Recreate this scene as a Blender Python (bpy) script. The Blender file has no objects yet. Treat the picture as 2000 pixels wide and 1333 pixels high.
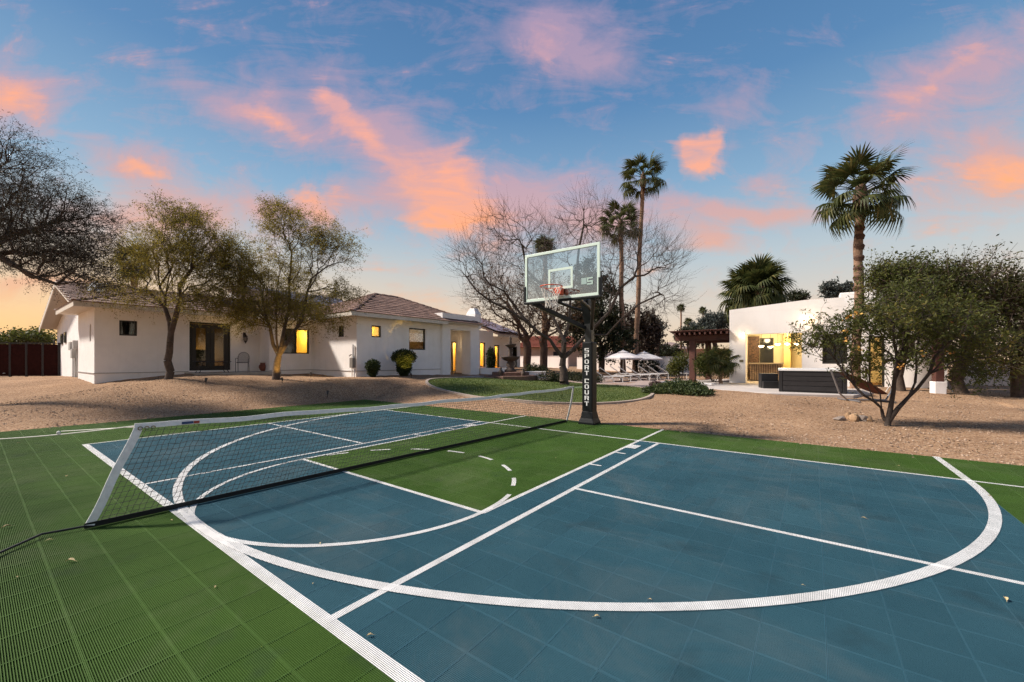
import bpy, bmesh, math, random
import numpy as np
from mathutils import Vector, Matrix

# ------------------------------------------------------------------ scene, camera
scene = bpy.context.scene
COL = scene.collection
PI = math.pi
FT = 0.3048
CAM = (4.519, -8.885, 1.545)       # eye point, metres, in the court's own axes
YAW = 0.641                        # camera turned this far to the left of +Y
FPX, HOR = 791.0, 703.0            # focal length and horizon of the 2000 px wide survey photo
SN, CS = -math.sin(YAW), math.cos(YAW)

cam_d = bpy.data.cameras.new('camera')
cam = bpy.data.objects.new('camera', cam_d); COL.objects.link(cam)
cam.location = CAM
cam.rotation_euler = (PI / 2, 0, YAW)
cam_d.sensor_width = 36.0
cam_d.lens = 36.0 * FPX / 2000.0
cam_d.shift_y = (HOR - 666.5) / 2000.0
cam_d.clip_start = 0.05
cam_d.clip_end = 6000
scene.camera = cam
scene.render.engine = 'CYCLES'
scene.view_settings.view_transform = 'Standard'
scene.view_settings.look = 'None'
scene.view_settings.exposure = 0.68
scene.view_settings.gamma = 1.0
scene.view_settings.use_curve_mapping = False
scene.cycles.transparent_max_bounces = 16
scene.cycles.max_bounces = 4
scene.cycles.adaptive_threshold = 0.02
scene.cycles.caustics_reflective = False
scene.cycles.caustics_refractive = False
scene.cycles.sample_clamp_indirect = 4.0
scene.cycles.denoising_prefilter = 'NONE'

def lin(r, g, b):
    f = lambda c: (c / 255 / 12.92) if c <= 10 else (((c / 255) + 0.055) / 1.055) ** 2.4
    return (f(r), f(g), f(b), 1.0)

# ------------------------------------------------------------------ world: dusk sky
SUN_DIR = Vector((-0.60, -0.38, 0.70)).normalized()    # towards the light
world = bpy.data.worlds.new('World'); scene.world = world; world.use_nodes = True
wn, wl = world.node_tree.nodes, world.node_tree.links
wn.clear()
def W(tp, **kw):
    n = wn.new(tp)
    for k, v in kw.items(): setattr(n, k, v)
    return n
def wput(sock, v):
    if isinstance(v, bpy.types.NodeSocket): wl.new(v, sock)
    else: sock.default_value = v
def wm(op, a, b=0.0, c=None, clamp=False):
    n = W('ShaderNodeMath', operation=op, use_clamp=clamp)
    wput(n.inputs[0], a); wput(n.inputs[1], b)
    if c is not None: wput(n.inputs[2], c)
    return n.outputs[0]
def wmix(f, a, b, blend='MIX'):
    n = W('ShaderNodeMix', data_type='RGBA', blend_type=blend)
    wput(n.inputs[0], f); wput(n.inputs[6], a); wput(n.inputs[7], b)
    return n.outputs[2]
def wdot(v, vec):
    n = W('ShaderNodeVectorMath', operation='DOT_PRODUCT'); wl.new(v, n.inputs[0]); n.inputs[1].default_value = vec
    return n.outputs['Value']
def wnoise(vec, scale, detail=4, rough=0.55, dist=0.0):
    n = W('ShaderNodeTexNoise'); wl.new(vec, n.inputs['Vector'])
    n.inputs['Scale'].default_value = scale; n.inputs['Detail'].default_value = detail
    n.inputs['Roughness'].default_value = rough; n.inputs['Distortion'].default_value = dist
    return n.outputs['Fac'], n.outputs['Color']
def wramp(fac, stops, interp='EASE'):
    n = W('ShaderNodeValToRGB'); n.color_ramp.interpolation = interp
    el = n.color_ramp.elements
    while len(el) < len(stops): el.new(0.5)
    for e, (p, c) in zip(el, stops): e.position = p; e.color = c
    wl.new(fac, n.inputs['Fac']); return n.outputs['Color']
tc = W('ShaderNodeTexCoord')
nrm = W('ShaderNodeVectorMath', operation='NORMALIZE'); wl.new(tc.outputs['Generated'], nrm.inputs[0])
DIR = nrm.outputs['Vector']
sep = W('ShaderNodeSeparateXYZ'); wl.new(DIR, sep.inputs[0])
dz = wm('MAXIMUM', sep.outputs['Z'], 0.0)
# clear-sky gradient from the horizon up
base = wramp(dz, [(0.0, lin(222, 192, 156)), (0.10, lin(207, 193, 176)), (0.22, lin(172, 184, 190)),
                  (0.36, lin(126, 160, 188)), (0.52, lin(84, 126, 168)), (0.75, lin(58, 98, 144)), (1.0, lin(48, 82, 126))], 'LINEAR')
# warmer glow low down towards the sunset
glow_d = wm('POWER', wm('MAXIMUM', wdot(DIR, (-0.985, -0.05, 0.12)), 0.0), 3.0)
glow = wm('MULTIPLY', glow_d, wm('POWER', wm('SUBTRACT', 1.0, wm('MINIMUM', wm('MULTIPLY', dz, 3.2), 1.0)), 1.5), clamp=True)
base = wmix(glow, base, lin(244, 190, 112))
sky = W('ShaderNodeTexSky', sky_type='NISHITA'); sky.sun_disc = False
sky.sun_elevation = math.asin(SUN_DIR.z); sky.sun_rotation = math.atan2(SUN_DIR.x, SUN_DIR.y)
skc = W('ShaderNodeVectorMath', operation='SCALE'); wl.new(sky.outputs['Color'], skc.inputs[0]); skc.inputs['Scale'].default_value = 0.006
base = wmix(1.0, base, skc.outputs['Vector'], 'ADD')
# cloud field: tangent coordinates about the north-west heading
fwd = wm('MAXIMUM', wdot(DIR, (SN, CS, 0)), 0.12)
cs_ = wm('DIVIDE', wdot(DIR, (CS, -SN, 0)), fwd)
ct_ = wm('DIVIDE', sep.outputs['Z'], fwd)
cmb = W('ShaderNodeCombineXYZ'); wl.new(cs_, cmb.inputs[0]); wl.new(ct_, cmb.inputs[1])
wf, wc = wnoise(cmb.outputs[0], 3.2, 5, 0.6)
wsep = W('ShaderNodeSeparateColor'); wl.new(wc, wsep.inputs[0])
S_ = wm('ADD', cs_, wm('MULTIPLY', wm('SUBTRACT', wsep.outputs[0], 0.5), 0.22))
T_ = wm('ADD', ct_, wm('MULTIPLY', wm('SUBTRACT', wsep.outputs[1], 0.5), 0.20))
st_ = W('ShaderNodeCombineXYZ'); wl.new(S_, st_.inputs[0]); wl.new(T_, st_.inputs[1])
def blob(px, py, a, b, ang, amp):
    m_ = W('ShaderNodeMapping', vector_type='TEXTURE'); wl.new(st_.outputs[0], m_.inputs['Vector'])
    m_.inputs['Location'].default_value = ((px - 1000) / FPX, (HOR - py) / FPX, 0)
    m_.inputs['Rotation'].default_value = (0, 0, math.radians(ang))
    m_.inputs['Scale'].default_value = (2.15 * a / FPX, 2.15 * b / FPX, 1)
    g_ = W('ShaderNodeTexGradient', gradient_type='QUADRATIC_SPHERE'); wl.new(m_.outputs[0], g_.inputs['Vector'])
    return g_.outputs['Fac'], amp
def total(lst):
    o = 0.0
    for l in lst:
        f_, amp = blob(*l); o = wm('MULTIPLY_ADD', f_, amp * 1.9, o)
    return o
soft = total([(480, 205, 150, 42, -26, .75), (760, 290, 230, 85, -42, 1.0), (1080, 60, 120, 85, 0, .75), (1150, 110, 110, 50, -20, .4),
              (1850, 165, 240, 62, 30, .85), (1950, 320, 150, 85, 10, .9), (20, 190, 120, 60, -10, .85), (290, 335, 110, 42, -32, .8),
              (560, 412, 270, 34, 0, .7), (1010, 375, 190, 60, 0, .75), (1450, 412, 170, 20, -3, .7), (1180, 440, 260, 40, 0, .6),
              (300, 440, 170, 36, -8, .6), (1380, 470, 60, 26, 20, .45), (1480, 355, 45, 18, 0, .5), (60, 560, 240, 26, 0, .6), (1440, 190, 90, 60, 40, .35)])
core = total([(700, 260, 120, 36, -50, .95), (885, 385, 92, 74, -50, 1.2), (1350, 300, 46, 52, 0, 1.55), (1392, 268, 18, 40, -30, .9),
              (300, 340, 70, 14, -35, .9), (1960, 335, 120, 44, 10, .8), (660, 190, 40, 14, -35, .9), (870, 440, 140, 26, 0, .8), (1830, 170, 130, 22, 36, .5),
              (600, 400, 60, 20, -20, .7), (520, 225, 90, 16, -30, .7), (20, 195, 70, 36, -15, .7), (1060, 110, 60, 46, 70, .5)])
mp = W('ShaderNodeMapping'); wl.new(cmb.outputs[0], mp.inputs['Vector']); mp.inputs['Rotation'].default_value = (0, 0, math.radians(38)); mp.inputs['Scale'].default_value = (2.4, 8.0, 1)
nf, _ = wnoise(mp.outputs[0], 1.6, 9, 0.66, 0.8)
nb, _ = wnoise(cmb.outputs[0], 7.0, 9, 0.64, 0.5)
tex = wm('ADD', wm('MULTIPLY', nf, 0.62), wm('MULTIPLY', nb, 0.38))
texs = wm('MULTIPLY', wm('SUBTRACT', tex, 0.22), 2.5)
# the same kind of cloud, unplaced, over the half of the sky behind
dome = W('ShaderNodeVectorMath', operation='MULTIPLY'); wl.new(DIR, dome.inputs[0]); dome.inputs[1].default_value = (1.6, 1.6, 3.2)
ng, _ = wnoise(dome.outputs[0], 1.4, 7, 0.6, 0.8)
gen = wm('MULTIPLY', wm('SUBTRACT', ng, 0.47), 3.0, clamp=True)
behind = wm('MULTIPLY', wm('SUBTRACT', 0.45, wdot(DIR, (SN, CS, 0))), 2.5, clamp=True)
nfc = wm('SUBTRACT', nf, 0.5); nbc = wm('SUBTRACT', nb, 0.5)
front = wm('SUBTRACT', 1.0, behind)
rag = wm('ADD', wm('MULTIPLY', nfc, 2.1), wm('MULTIPLY', nbc, 1.5))
f_soft = wm('MULTIPLY', wm('ADD', wm('MULTIPLY', soft, 0.95), wm('SUBTRACT', wm('MULTIPLY', rag, 0.95), 0.06)), 1.0, clamp=True)
f_soft = wm('ADD', wm('MULTIPLY', f_soft, front), wm('MULTIPLY', gen, wm('MULTIPLY', behind, 0.7)), clamp=True)
f_core = wm('MULTIPLY', wm('MULTIPLY', wm('SUBTRACT', wm('ADD', wm('MULTIPLY', core, 0.95), wm('MULTIPLY', rag, 1.15)), 0.34), 0.95, clamp=True), front)
mp2 = W('ShaderNodeMapping'); wl.new(cmb.outputs[0], mp2.inputs['Vector']); mp2.inputs['Rotation'].default_value = (0, 0, math.radians(50)); mp2.inputs['Scale'].default_value = (5.0, 17.0, 1)
nw, _ = wnoise(mp2.outputs[0], 1.3, 8, 0.62, 1.1)
f_core = wm('MULTIPLY', f_core, wm('MULTIPLY_ADD', nw, 1.9, -0.12), clamp=True)
csoft = wramp(dz, [(0.0, lin(236, 188, 142)), (0.22, lin(218, 166, 146)), (0.42, lin(186, 154, 168)), (0.8, lin(146, 136, 172))], 'LINEAR')
ccore = wramp(dz, [(0.0, lin(248, 186, 120)), (0.3, lin(248, 168, 122)), (0.48, lin(234, 164, 146)), (0.65, lin(212, 160, 168)), (0.9, lin(190, 150, 172))], 'LINEAR')
c1 = wmix(wm('MULTIPLY', f_soft, 0.85), base, csoft)
c2 = wmix(wm('MULTIPLY', f_core, 0.92), c1, ccore)
# below the horizon: dull ground tone
bel = wm('MULTIPLY', sep.outputs['Z'], -30.0, clamp=True)
c3 = wmix(bel, c2, (0.16, 0.12, 0.09, 1))
bg = W('ShaderNodeBackground'); wl.new(c3, bg.inputs['Color']); bg.inputs['Strength'].default_value = 0.745
wo = W('ShaderNodeOutputWorld'); wl.new(bg.outputs[0], wo.inputs['Surface'])

sun_d = bpy.data.lights.new('sun', 'SUN'); sun_d.energy = 4.2; sun_d.angle = math.radians(6.0); sun_d.color = (1.0, 0.90, 0.79)
sun = bpy.data.objects.new('sun', sun_d); COL.objects.link(sun)
sun.rotation_euler = SUN_DIR.to_track_quat('Z', 'Y').to_euler()

# ------------------------------------------------------------------ helpers
def place(px, d):
    """Plan position of a surveyed column px at depth d."""
    r = (px - 1000) / FPX * d
    return (CAM[0] + r * CS + d * SN, CAM[1] - r * SN + d * CS)
def zof(py, d): return CAM[2] + (HOR - py) / FPX * d
def pt(px, py, d):
    x, y = place(px, d); return Vector((x, y, zof(py, d)))

MATS = {}
def material(name, col, rough=0.6, var=0.0, vscale=4.0, bump=0.0, bscale=60.0, metal=0.0, spec=0.5, col2=None, obj=False, coat=0.0, detail=5, island=0.0, emit=None):
    if name in MATS: return MATS[name]
    m = bpy.data.materials.new(name); m.use_nodes = True
    n, l = m.node_tree.nodes, m.node_tree.links
    b = n['Principled BSDF']
    b.inputs['Roughness'].default_value = rough; b.inputs['Metallic'].default_value = metal
    b.inputs['Specular IOR Level'].default_value = spec
    b.inputs['Coat Weight'].default_value = coat
    c = tuple(col[:3]) + (1,)
    b.inputs['Base Color'].default_value = c
    if obj:
        t = n.new('ShaderNodeTexCoord'); vec = t.outputs['Object']
    else:
        t = n.new('ShaderNodeNewGeometry'); vec = t.outputs['Position']
    if var > 0 or col2 is not None:
        c2 = tuple(col2[:3]) + (1,) if col2 is not None else tuple(min(1, x * (1 + var)) for x in c[:3]) + (1,)
        c1 = c if col2 is not None else tuple(x * (1 - var) for x in c[:3]) + (1,)
        ns = n.new('ShaderNodeTexNoise'); ns.inputs['Scale'].default_value = vscale; ns.inputs['Detail'].default_value = detail; ns.inputs['Roughness'].default_value = 0.62
        l.new(vec, ns.inputs['Vector'])
        rp = n.new('ShaderNodeValToRGB'); rp.color_ramp.elements[0].position = 0.33; rp.color_ramp.elements[1].position = 0.67
        rp.color_ramp.elements[0].color = c1; rp.color_ramp.elements[1].color = c2
        l.new(ns.outputs['Fac'], rp.inputs['Fac'])
        out = rp.outputs['Color']
        if island > 0:
            g = n.new('ShaderNodeNewGeometry')
            hs = n.new('ShaderNodeHueSaturation'); l.new(out, hs.inputs['Color'])
            mr = n.new('ShaderNodeMapRange'); mr.inputs['To Min'].default_value = 1 - island; mr.inputs['To Max'].default_value = 1 + island
            l.new(g.outputs['Random Per Island'], mr.inputs['Value']); l.new(mr.outputs[0], hs.inputs['Value'])
            out = hs.outputs['Color']
        l.new(out, b.inputs['Base Color'])
    if bump > 0:
        nb = n.new('ShaderNodeTexNoise'); nb.inputs['Scale'].default_value = bscale; nb.inputs['Detail'].default_value = 4
        l.new(vec, nb.inputs['Vector'])
        bp = n.new('ShaderNodeBump'); bp.inputs['Strength'].default_value = bump; bp.inputs['Distance'].default_value = 0.02
        l.new(nb.outputs['Fac'], bp.inputs['Height']); l.new(bp.outputs['Normal'], b.inputs['Normal'])
    if emit:
        b.inputs['Emission Color'].default_value = tuple(emit[:3]) + (1,); b.inputs['Emission Strength'].default_value = emit[3]
    MATS[name] = m
    return m

def leafmat(name, stops, trans=0.25, rough=0.6):
    """Foliage: colour picked per leaf, with a little light coming through."""
    if name in MATS: return MATS[name]
    m = bpy.data.materials.new(name); m.use_nodes = True
    n, l = m.node_tree.nodes, m.node_tree.links
    b = n['Principled BSDF']; b.inputs['Roughness'].default_value = rough; b.inputs['Specular IOR Level'].default_value = 0.3
    g = n.new('ShaderNodeNewGeometry')
    ns = n.new('ShaderNodeTexNoise'); ns.inputs['Scale'].default_value = 0.9; ns.inputs['Detail'].default_value = 3
    l.new(g.outputs['Position'], ns.inputs['Vector'])
    mx = n.new('ShaderNodeMath'); mx.operation = 'MULTIPLY_ADD'; l.new(ns.outputs['Fac'], mx.inputs[0]); mx.inputs[1].default_value = 1.3
    m2 = n.new('ShaderNodeMath'); m2.operation = 'MULTIPLY_ADD'; l.new(g.outputs['Random Per Island'], m2.inputs[0]); m2.inputs[1].default_value = 0.7; m2.inputs[2].default_value = -0.5
    l.new(m2.outputs[0], mx.inputs[2])
    rp = n.new('ShaderNodeValToRGB'); el = rp.color_ramp.elements
    while len(el) < len(stops): el.new(0.5)
    for e, (p, c) in zip(el, stops): e.position = p; e.color = tuple(c) + (1,)
    l.new(mx.outputs[0], rp.inputs['Fac']); l.new(rp.outputs['Color'], b.inputs['Base Color'])
    tr = n.new('ShaderNodeBsdfTranslucent'); l.new(rp.outputs['Color'], tr.inputs['Color'])
    ms = n.new('ShaderNodeMixShader'); ms.inputs[0].default_value = trans
    l.new(b.outputs[0], ms.inputs[1]); l.new(tr.outputs[0], ms.inputs[2]); l.new(ms.outputs[0], n['Material Output'].inputs['Surface'])
    MATS[name] = m
    return m

def glassmat(name, tint=(0.85, 0.9, 0.9), refl=1.0):
    if name in MATS: return MATS[name]
    m = bpy.data.materials.new(name); m.use_nodes = True
    n, l = m.node_tree.nodes, m.node_tree.links; n.remove(n['Principled BSDF'])
    t = n.new('ShaderNodeBsdfTransparent'); t.inputs['Color'].default_value = tint + (1,)
    g = n.new('ShaderNodeBsdfGlossy'); g.inputs['Roughness'].default_value = 0.02
    f = n.new('ShaderNodeFresnel'); f.inputs['IOR'].default_value = 1.5
    k = n.new('ShaderNodeMath'); k.operation = 'MULTIPLY'; k.use_clamp = True; l.new(f.outputs[0], k.inputs[0]); k.inputs[1].default_value = refl
    x = n.new('ShaderNodeMixShader'); l.new(k.outputs[0], x.inputs[0]); l.new(t.outputs[0], x.inputs[1]); l.new(g.outputs[0], x.inputs[2])
    l.new(x.outputs[0], n['Material Output'].inputs['Surface'])
    MATS[name] = m
    return m

def link(o, parent=None):
    COL.objects.link(o)
    if parent is not None: o.parent = parent
    return o
def tag(o, label=None, cat=None, group=None, kind=None):
    if label: o['label'] = label
    if cat: o['category'] = cat
    if group: o['group'] = group
    if kind: o['kind'] = kind
    return o
def thing(name, label, cat, loc=(0, 0, 0), rz=0.0, group=None):
    o = bpy.data.objects.new(name, None); o.empty_display_size = 0.2
    link(o); o.location = loc; o.rotation_euler = (0, 0, rz)
    return tag(o, label, cat, group)
def copy_tree(o, parent=None):
    c = o.copy(); link(c)
    if parent is not None: c.parent = parent
    for ch in [q for q in bpy.data.objects if q.parent == o]: copy_tree(ch, c)
    return c

class MB:
    """Collects shapes, then links them as one mesh object."""
    def __init__(s): s.v, s.f = [], []
    def add(s, vs, fs):
        k = len(s.v); s.v += [tuple(v) for v in vs]; s.f += [tuple(i + k for i in f) for f in fs]; return s
    def box(s, lo, hi):
        x0, y0, z0 = lo; x1, y1, z1 = hi
        return s.add([(x0, y0, z0), (x1, y0, z0), (x1, y1, z0), (x0, y1, z0), (x0, y0, z1), (x1, y0, z1), (x1, y1, z1), (x0, y1, z1)],
                     [(0, 3, 2, 1), (4, 5, 6, 7), (0, 1, 5, 4), (1, 2, 6, 5), (2, 3, 7, 6), (3, 0, 4, 7)])
    def cbox(s, c, d, m=None):
        hx, hy, hz = d[0] / 2, d[1] / 2, d[2] / 2
        vs = [Vector((x, y, z)) for z in (-hz, hz) for x, y in ((-hx, -hy), (hx, -hy), (hx, hy), (-hx, hy))]
        if m is not None: vs = [m @ v for v in vs]
        return s.add([v + Vector(c) for v in vs], [(0, 3, 2, 1), (4, 5, 6, 7), (0, 1, 5, 4), (1, 2, 6, 5), (2, 3, 7, 6), (3, 0, 4, 7)])
    def beam(s, a, b, w, h):
        a, b = Vector(a), Vector(b); d = (b - a)
        m = d.to_track_quat('Y', 'Z').to_matrix()
        return s.cbox((a + b) / 2, (w, d.length, h), m)
    def tube(s, pts, rad, n=8, cap=True):
        pts = [Vector(p) for p in pts]
        if not hasattr(rad, '__len__'): rad = [rad] * len(pts)
        k = len(s.v); up = Vector((0.03, 0.05, 1)).normalized()
        for i, p in enumerate(pts):
            d = (pts[min(i + 1, len(pts) - 1)] - pts[max(i - 1, 0)]).normalized()
            a = d.cross(up if abs(d.dot(up)) < 0.97 else Vector((1, 0, 0))).normalized(); b = d.cross(a)
            for j in range(n):
                t = 2 * PI * j / n
                s.v.append(tuple(p + (a * math.cos(t) + b * math.sin(t)) * rad[i]))
        for i in range(len(pts) - 1):
            for j in range(n):
                s.f.append((k + i * n + j, k + i * n + (j + 1) % n, k + (i + 1) * n + (j + 1) % n, k + (i + 1) * n + j))
        if cap:
            s.f.append(tuple(k + j for j in range(n)))
            s.f.append(tuple(k + (len(pts) - 1) * n + j for j in reversed(range(n))))
        return s
    def lathe(s, prof, n=24, c=(0, 0, 0), squash=1.0):
        k = len(s.v)
        for r, z in prof:
            for j in range(n):
                t = 2 * PI * j / n
                s.v.append((c[0] + r * math.cos(t), c[1] + r * squash * math.sin(t), c[2] + z))
        for i in range(len(prof) - 1):
            for j in range(n):
                s.f.append((k + i * n + j, k + i * n + (j + 1) % n, k + (i + 1) * n + (j + 1) % n, k + (i + 1) * n + j))
        s.f.append(tuple(k + j for j in reversed(range(n))))
        s.f.append(tuple(k + (len(prof) - 1) * n + j for j in range(n)))
        return s
    def prism(s, poly, z0, z1):
        n = len(poly); k = len(s.v)
        s.v += [(x, y, z0) for x, y in poly] + [(x, y, z1) for x, y in poly]
        s.f.append(tuple(k + i for i in reversed(range(n)))); s.f.append(tuple(k + n + i for i in range(n)))
        for i in range(n): s.f.append((k + i, k + (i + 1) % n, k + n + (i + 1) % n, k + n + i))
        return s
    def slab(s, poly3, t):
        """polygon in space thickened downward by t"""
        n = len(poly3); k = len(s.v)
        s.v += [tuple(p) for p in poly3] + [(p[0], p[1], p[2] - t) for p in poly3]
        s.f.append(tuple(k + i for i in range(n))); s.f.append(tuple(k + n + i for i in reversed(range(n))))
        for i in range(n): s.f.append((k + i, k + n + i, k + n + (i + 1) % n, k + (i + 1) % n))
        return s
    def mesh(s, name, mat, smooth=False):
        me = bpy.data.meshes.new(name); me.from_pydata(s.v, [], s.f); me.update()
        if mat is not None: me.materials.append(mat)
        if smooth: me.polygons.foreach_set('use_smooth', [True] * len(me.polygons))
        return me
    def build(s, name, mat, parent=None, smooth=False, bevel=0.0, seg=2):
        o = bpy.data.objects.new(name, s.mesh(name, mat, smooth)); link(o, parent)
        if bevel > 0:
            b = o.modifiers.new('bevel', 'BEVEL'); b.width = bevel; b.segments = seg; b.limit_method = 'ANGLE'
        return o

def np_mesh(name, V, Fq, mat, smooth=False):
    """Fast mesh from numpy arrays: V (n,3), Fq (m,k)."""
    V = np.ascontiguousarray(V, np.float32); Fq = np.ascontiguousarray(Fq, np.int32)
    m, k = Fq.shape
    me = bpy.data.meshes.new(name)
    me.vertices.add(len(V)); me.vertices.foreach_set('co', V.ravel())
    me.loops.add(m * k); me.loops.foreach_set('vertex_index', Fq.ravel())
    me.polygons.add(m); me.polygons.foreach_set('loop_start', np.arange(0, m * k, k, dtype=np.int32))
    me.update(calc_edges=True)
    me.polygons.foreach_set('use_smooth', np.full(m, bool(smooth)))
    me.materials.append(mat)
    return me
def np_obj(name, V, Fq, mat, parent=None, smooth=False):
    return link(bpy.data.objects.new(name, np_mesh(name, V, Fq, mat, smooth)), parent)
def lamp(name, kind, loc, energy, col, size=0.1, parent=None, aim=None, spot=60, blend=0.5):
    d = bpy.data.lights.new(name, kind); d.energy = energy; d.color = col
    if kind in ('POINT', 'SPOT'): d.shadow_soft_size = size
    if kind == 'SPOT': d.spot_size = math.radians(spot); d.spot_blend = blend
    o = bpy.data.objects.new(name, d); link(o, parent); o.location = loc
    if aim is not None: o.rotation_euler = (Vector(aim) - Vector(loc)).to_track_quat('-Z', 'Y').to_euler()
    return o

# common materials
stucco = material('white_stucco', (0.90, 0.87, 0.85), 0.85, 0.04, 1.6, 0.5, 38, spec=0.2)
stucco_warm = material('pavilion_stucco', (0.87, 0.825, 0.79), 0.85, 0.03, 0.9, 0.3, 45, spec=0.2)
def streaks(m):
    """Faint rain streaks and patched areas on stucco."""
    n, l = m.node_tree.nodes, m.node_tree.links; b = n['Principled BSDF']; src = b.inputs['Base Color'].links[0].from_socket
    g = n.new('ShaderNodeNewGeometry'); mp_ = n.new('ShaderNodeMapping'); mp_.inputs['Scale'].default_value = (4.5, 4.5, .5); l.new(g.outputs['Position'], mp_.inputs['Vector'])
    a = n.new('ShaderNodeTexNoise'); a.inputs['Scale'].default_value = 1.0; a.inputs['Detail'].default_value = 8; a.inputs['Roughness'].default_value = .65; l.new(mp_.outputs[0], a.inputs['Vector'])
    r = n.new('ShaderNodeMapRange'); r.inputs['From Min'].default_value = .52; r.inputs['From Max'].default_value = .75; r.inputs['To Max'].default_value = .15; l.new(a.outputs['Fac'], r.inputs['Value'])
    x = n.new('ShaderNodeMix'); x.data_type = 'RGBA'; l.new(r.outputs[0], x.inputs[0]); l.new(src, x.inputs[6]); x.inputs[7].default_value = (.58, .52, .47, 1); l.new(x.outputs[2], b.inputs['Base Color'])
streaks(stucco); streaks(stucco_warm)
fascia = material('cream_fascia', (0.66, 0.60, 0.52), 0.7, 0.06, 3)
frame_dark = material('dark_bronze_frame', (0.025, 0.022, 0.02), 0.45, spec=0.4)
glass = glassmat('window_glass', (0.8, 0.85, 0.85), 1.3)
black_metal = material('black_powder_coat', (0.012, 0.015, 0.016), 0.4, 0.2, 8, spec=0.45)
white_paint = material('white_paint', (0.78, 0.78, 0.76), 0.5, 0.05, 6)
WARM = (1.0, 0.66, 0.22)

# ------------------------------------------------------------------ ground heights
E_X0, E_X1, E_Y0, E_Y1 = -31 * FT, 30 * FT, -36 * FT, 1 * FT      # sport court outline (tile grid)
ctrl = []
def cp(px, py, d): x, y = place(px, d); ctrl.append((x, y, zof(py, d)))
for a in ((185, 750, 16.2), (150, 740, 18.4), (328, 741, 15.3), (410, 730, 18.9), (480, 732, 19.8), (540, 741, 16.8), (600, 731, 21.3), (650, 736, 20.4), (697, 737, 19.4),
          (790, 733, 21.5), (868, 732, 24), (115, 735, 23.7), (0, 737, 23.5), (835, 749, 17.5), (930, 733, 25.5), (1000, 739, 25), (1000, 786, 13.0), (1180, 787, 13.2),
          (1100, 753, 20.5), (1170, 746, 26), (1250, 744, 26), (1330, 742, 27), (1240, 727, 36), (1400, 766, 15.4), (1660, 771, 15.0), (1735, 833, 9.2), (1832, 769, 14.4),
          (1990, 762, 16), (1900, 763, 16), (1280, 765, 16.4), (1040, 720, 32), (1850, 800, 11.5), (2000, 790, 12.5), (250, 780, 12.5), (420, 775, 13.5), (600, 770, 15.0), (720, 762, 16.5), (60, 775, 14)):
    cp(*a)
for i in range(13):
    t = i / 12
    ctrl.append((E_X0 + (E_X1 - E_X0) * t, E_Y1 + 0.1, 0.0)); ctrl.append((E_X0 - 0.1, E_Y0 + (E_Y1 - E_Y0) * t, 0.0))
    ctrl.append((E_X0 + (E_X1 - E_X0) * t, E_Y0, 0.0)); ctrl.append((E_X1 + .1, E_Y0 + (E_Y1 - E_Y0) * t, 0.02))
for k in range(16):
    a = 2 * PI * k / 16; ctrl.append((-6 + 70 * math.cos(a), 12 + 70 * math.sin(a), 0.45))
CT = np.array(ctrl)
def _phi(r2): return np.sqrt(r2 + 1.0)
_A = _phi(((CT[:, None, :2] - CT[None, :, :2]) ** 2).sum(-1))
_n = len(CT); _B = np.zeros((_n + 1, _n + 1)); _B[:_n, :_n] = _A + 0.02 * np.eye(_n); _B[:_n, _n] = 1; _B[_n, :_n] = 1
_w = np.linalg.solve(_B, np.r_[CT[:, 2], 0])
def heights(X, Y):
    X = np.asarray(X, float); Y = np.asarray(Y, float)
    P = np.stack([X.ravel(), Y.ravel()], -1)
    z = _phi(((P[:, None] - CT[None, :, :2]) ** 2).sum(-1)) @ _w[:_n] + _w[_n]
    R = np.hypot(P[:, 0] + 6, P[:, 1] - 12)
    z = np.where(R > 60, 0.45 + (z - 0.45) * np.clip((80 - R) / 20, 0, 1), z)
    z = z.reshape(X.shape)
    # distance outside the court; level with it at its edge
    dx = np.maximum(np.maximum(E_X0 - X, X - E_X1), 0); dy = np.maximum(np.maximum(E_Y0 - Y, Y - E_Y1), 0)
    s = np.hypot(dx, dy)
    z = np.where(s <= 0, -0.06, -0.012 + (z + 0.012) * np.clip(s / 1.2, 0, 1))
    return z
def hz(x, y): return float(heights(np.array([x]), np.array([y]))[0])
def ground(px, py, dmax=60):
    """Where the sight line through (px,py) meets the ground."""
    d = np.linspace(1.5, dmax, 1500)
    r = (px - 1000) / FPX * d
    X = CAM[0] + r * CS + d * SN; Y = CAM[1] - r * SN + d * CS
    z = CAM[2] + (HOR - py) / FPX * d
    k = np.argmax(z < heights(X, Y))
    return Vector((X[k], Y[k], float(heights(X[k:k + 1], Y[k:k + 1])[0])))
def stand(px, d, dz_=0.0):
    x, y = place(px, d); return Vector((x, y, hz(x, y) + dz_))

ax = np.unique(np.r_[np.arange(-3000, -60, 245), np.arange(-60, -34, 2.0), np.arange(-34, 26, 0.35), np.arange(26, 60, 2.0), np.arange(60, 3000, 245), E_X0 - .001, E_X0 + .001, E_X1 - .001, E_X1 + .001])
ay = np.unique(np.r_[np.arange(-3000, -40, 245), np.arange(-40, -14, 2.0), np.arange(-14, 36, 0.35), np.arange(36, 80, 2.0), np.arange(80, 3000, 245), E_Y0 - .001, E_Y0 + .001, E_Y1 - .001, E_Y1 + .001])
gx, gy = np.meshgrid(ax, ay)
gz = np.vstack([heights(gx[i:i + 20], gy[i:i + 20]) for i in range(0, len(ay), 20)])
rs = np.random.RandomState(3)
near = (np.abs(gx + 4) < 30) & (gy > -14) & (gy < 36)
out_c = (gx < E_X0 - .3) | (gx > E_X1 + .3) | (gy > E_Y1 + .3)
gz = gz + np.where(near & out_c, rs.uniform(-.016, .016, gz.shape) + .018 * np.sin(gx * 2.1 + 1.7 * np.sin(gy * 1.3)) * np.cos(gy * 1.9), 0)
idx = np.arange(gx.size).reshape(gx.shape)
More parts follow.
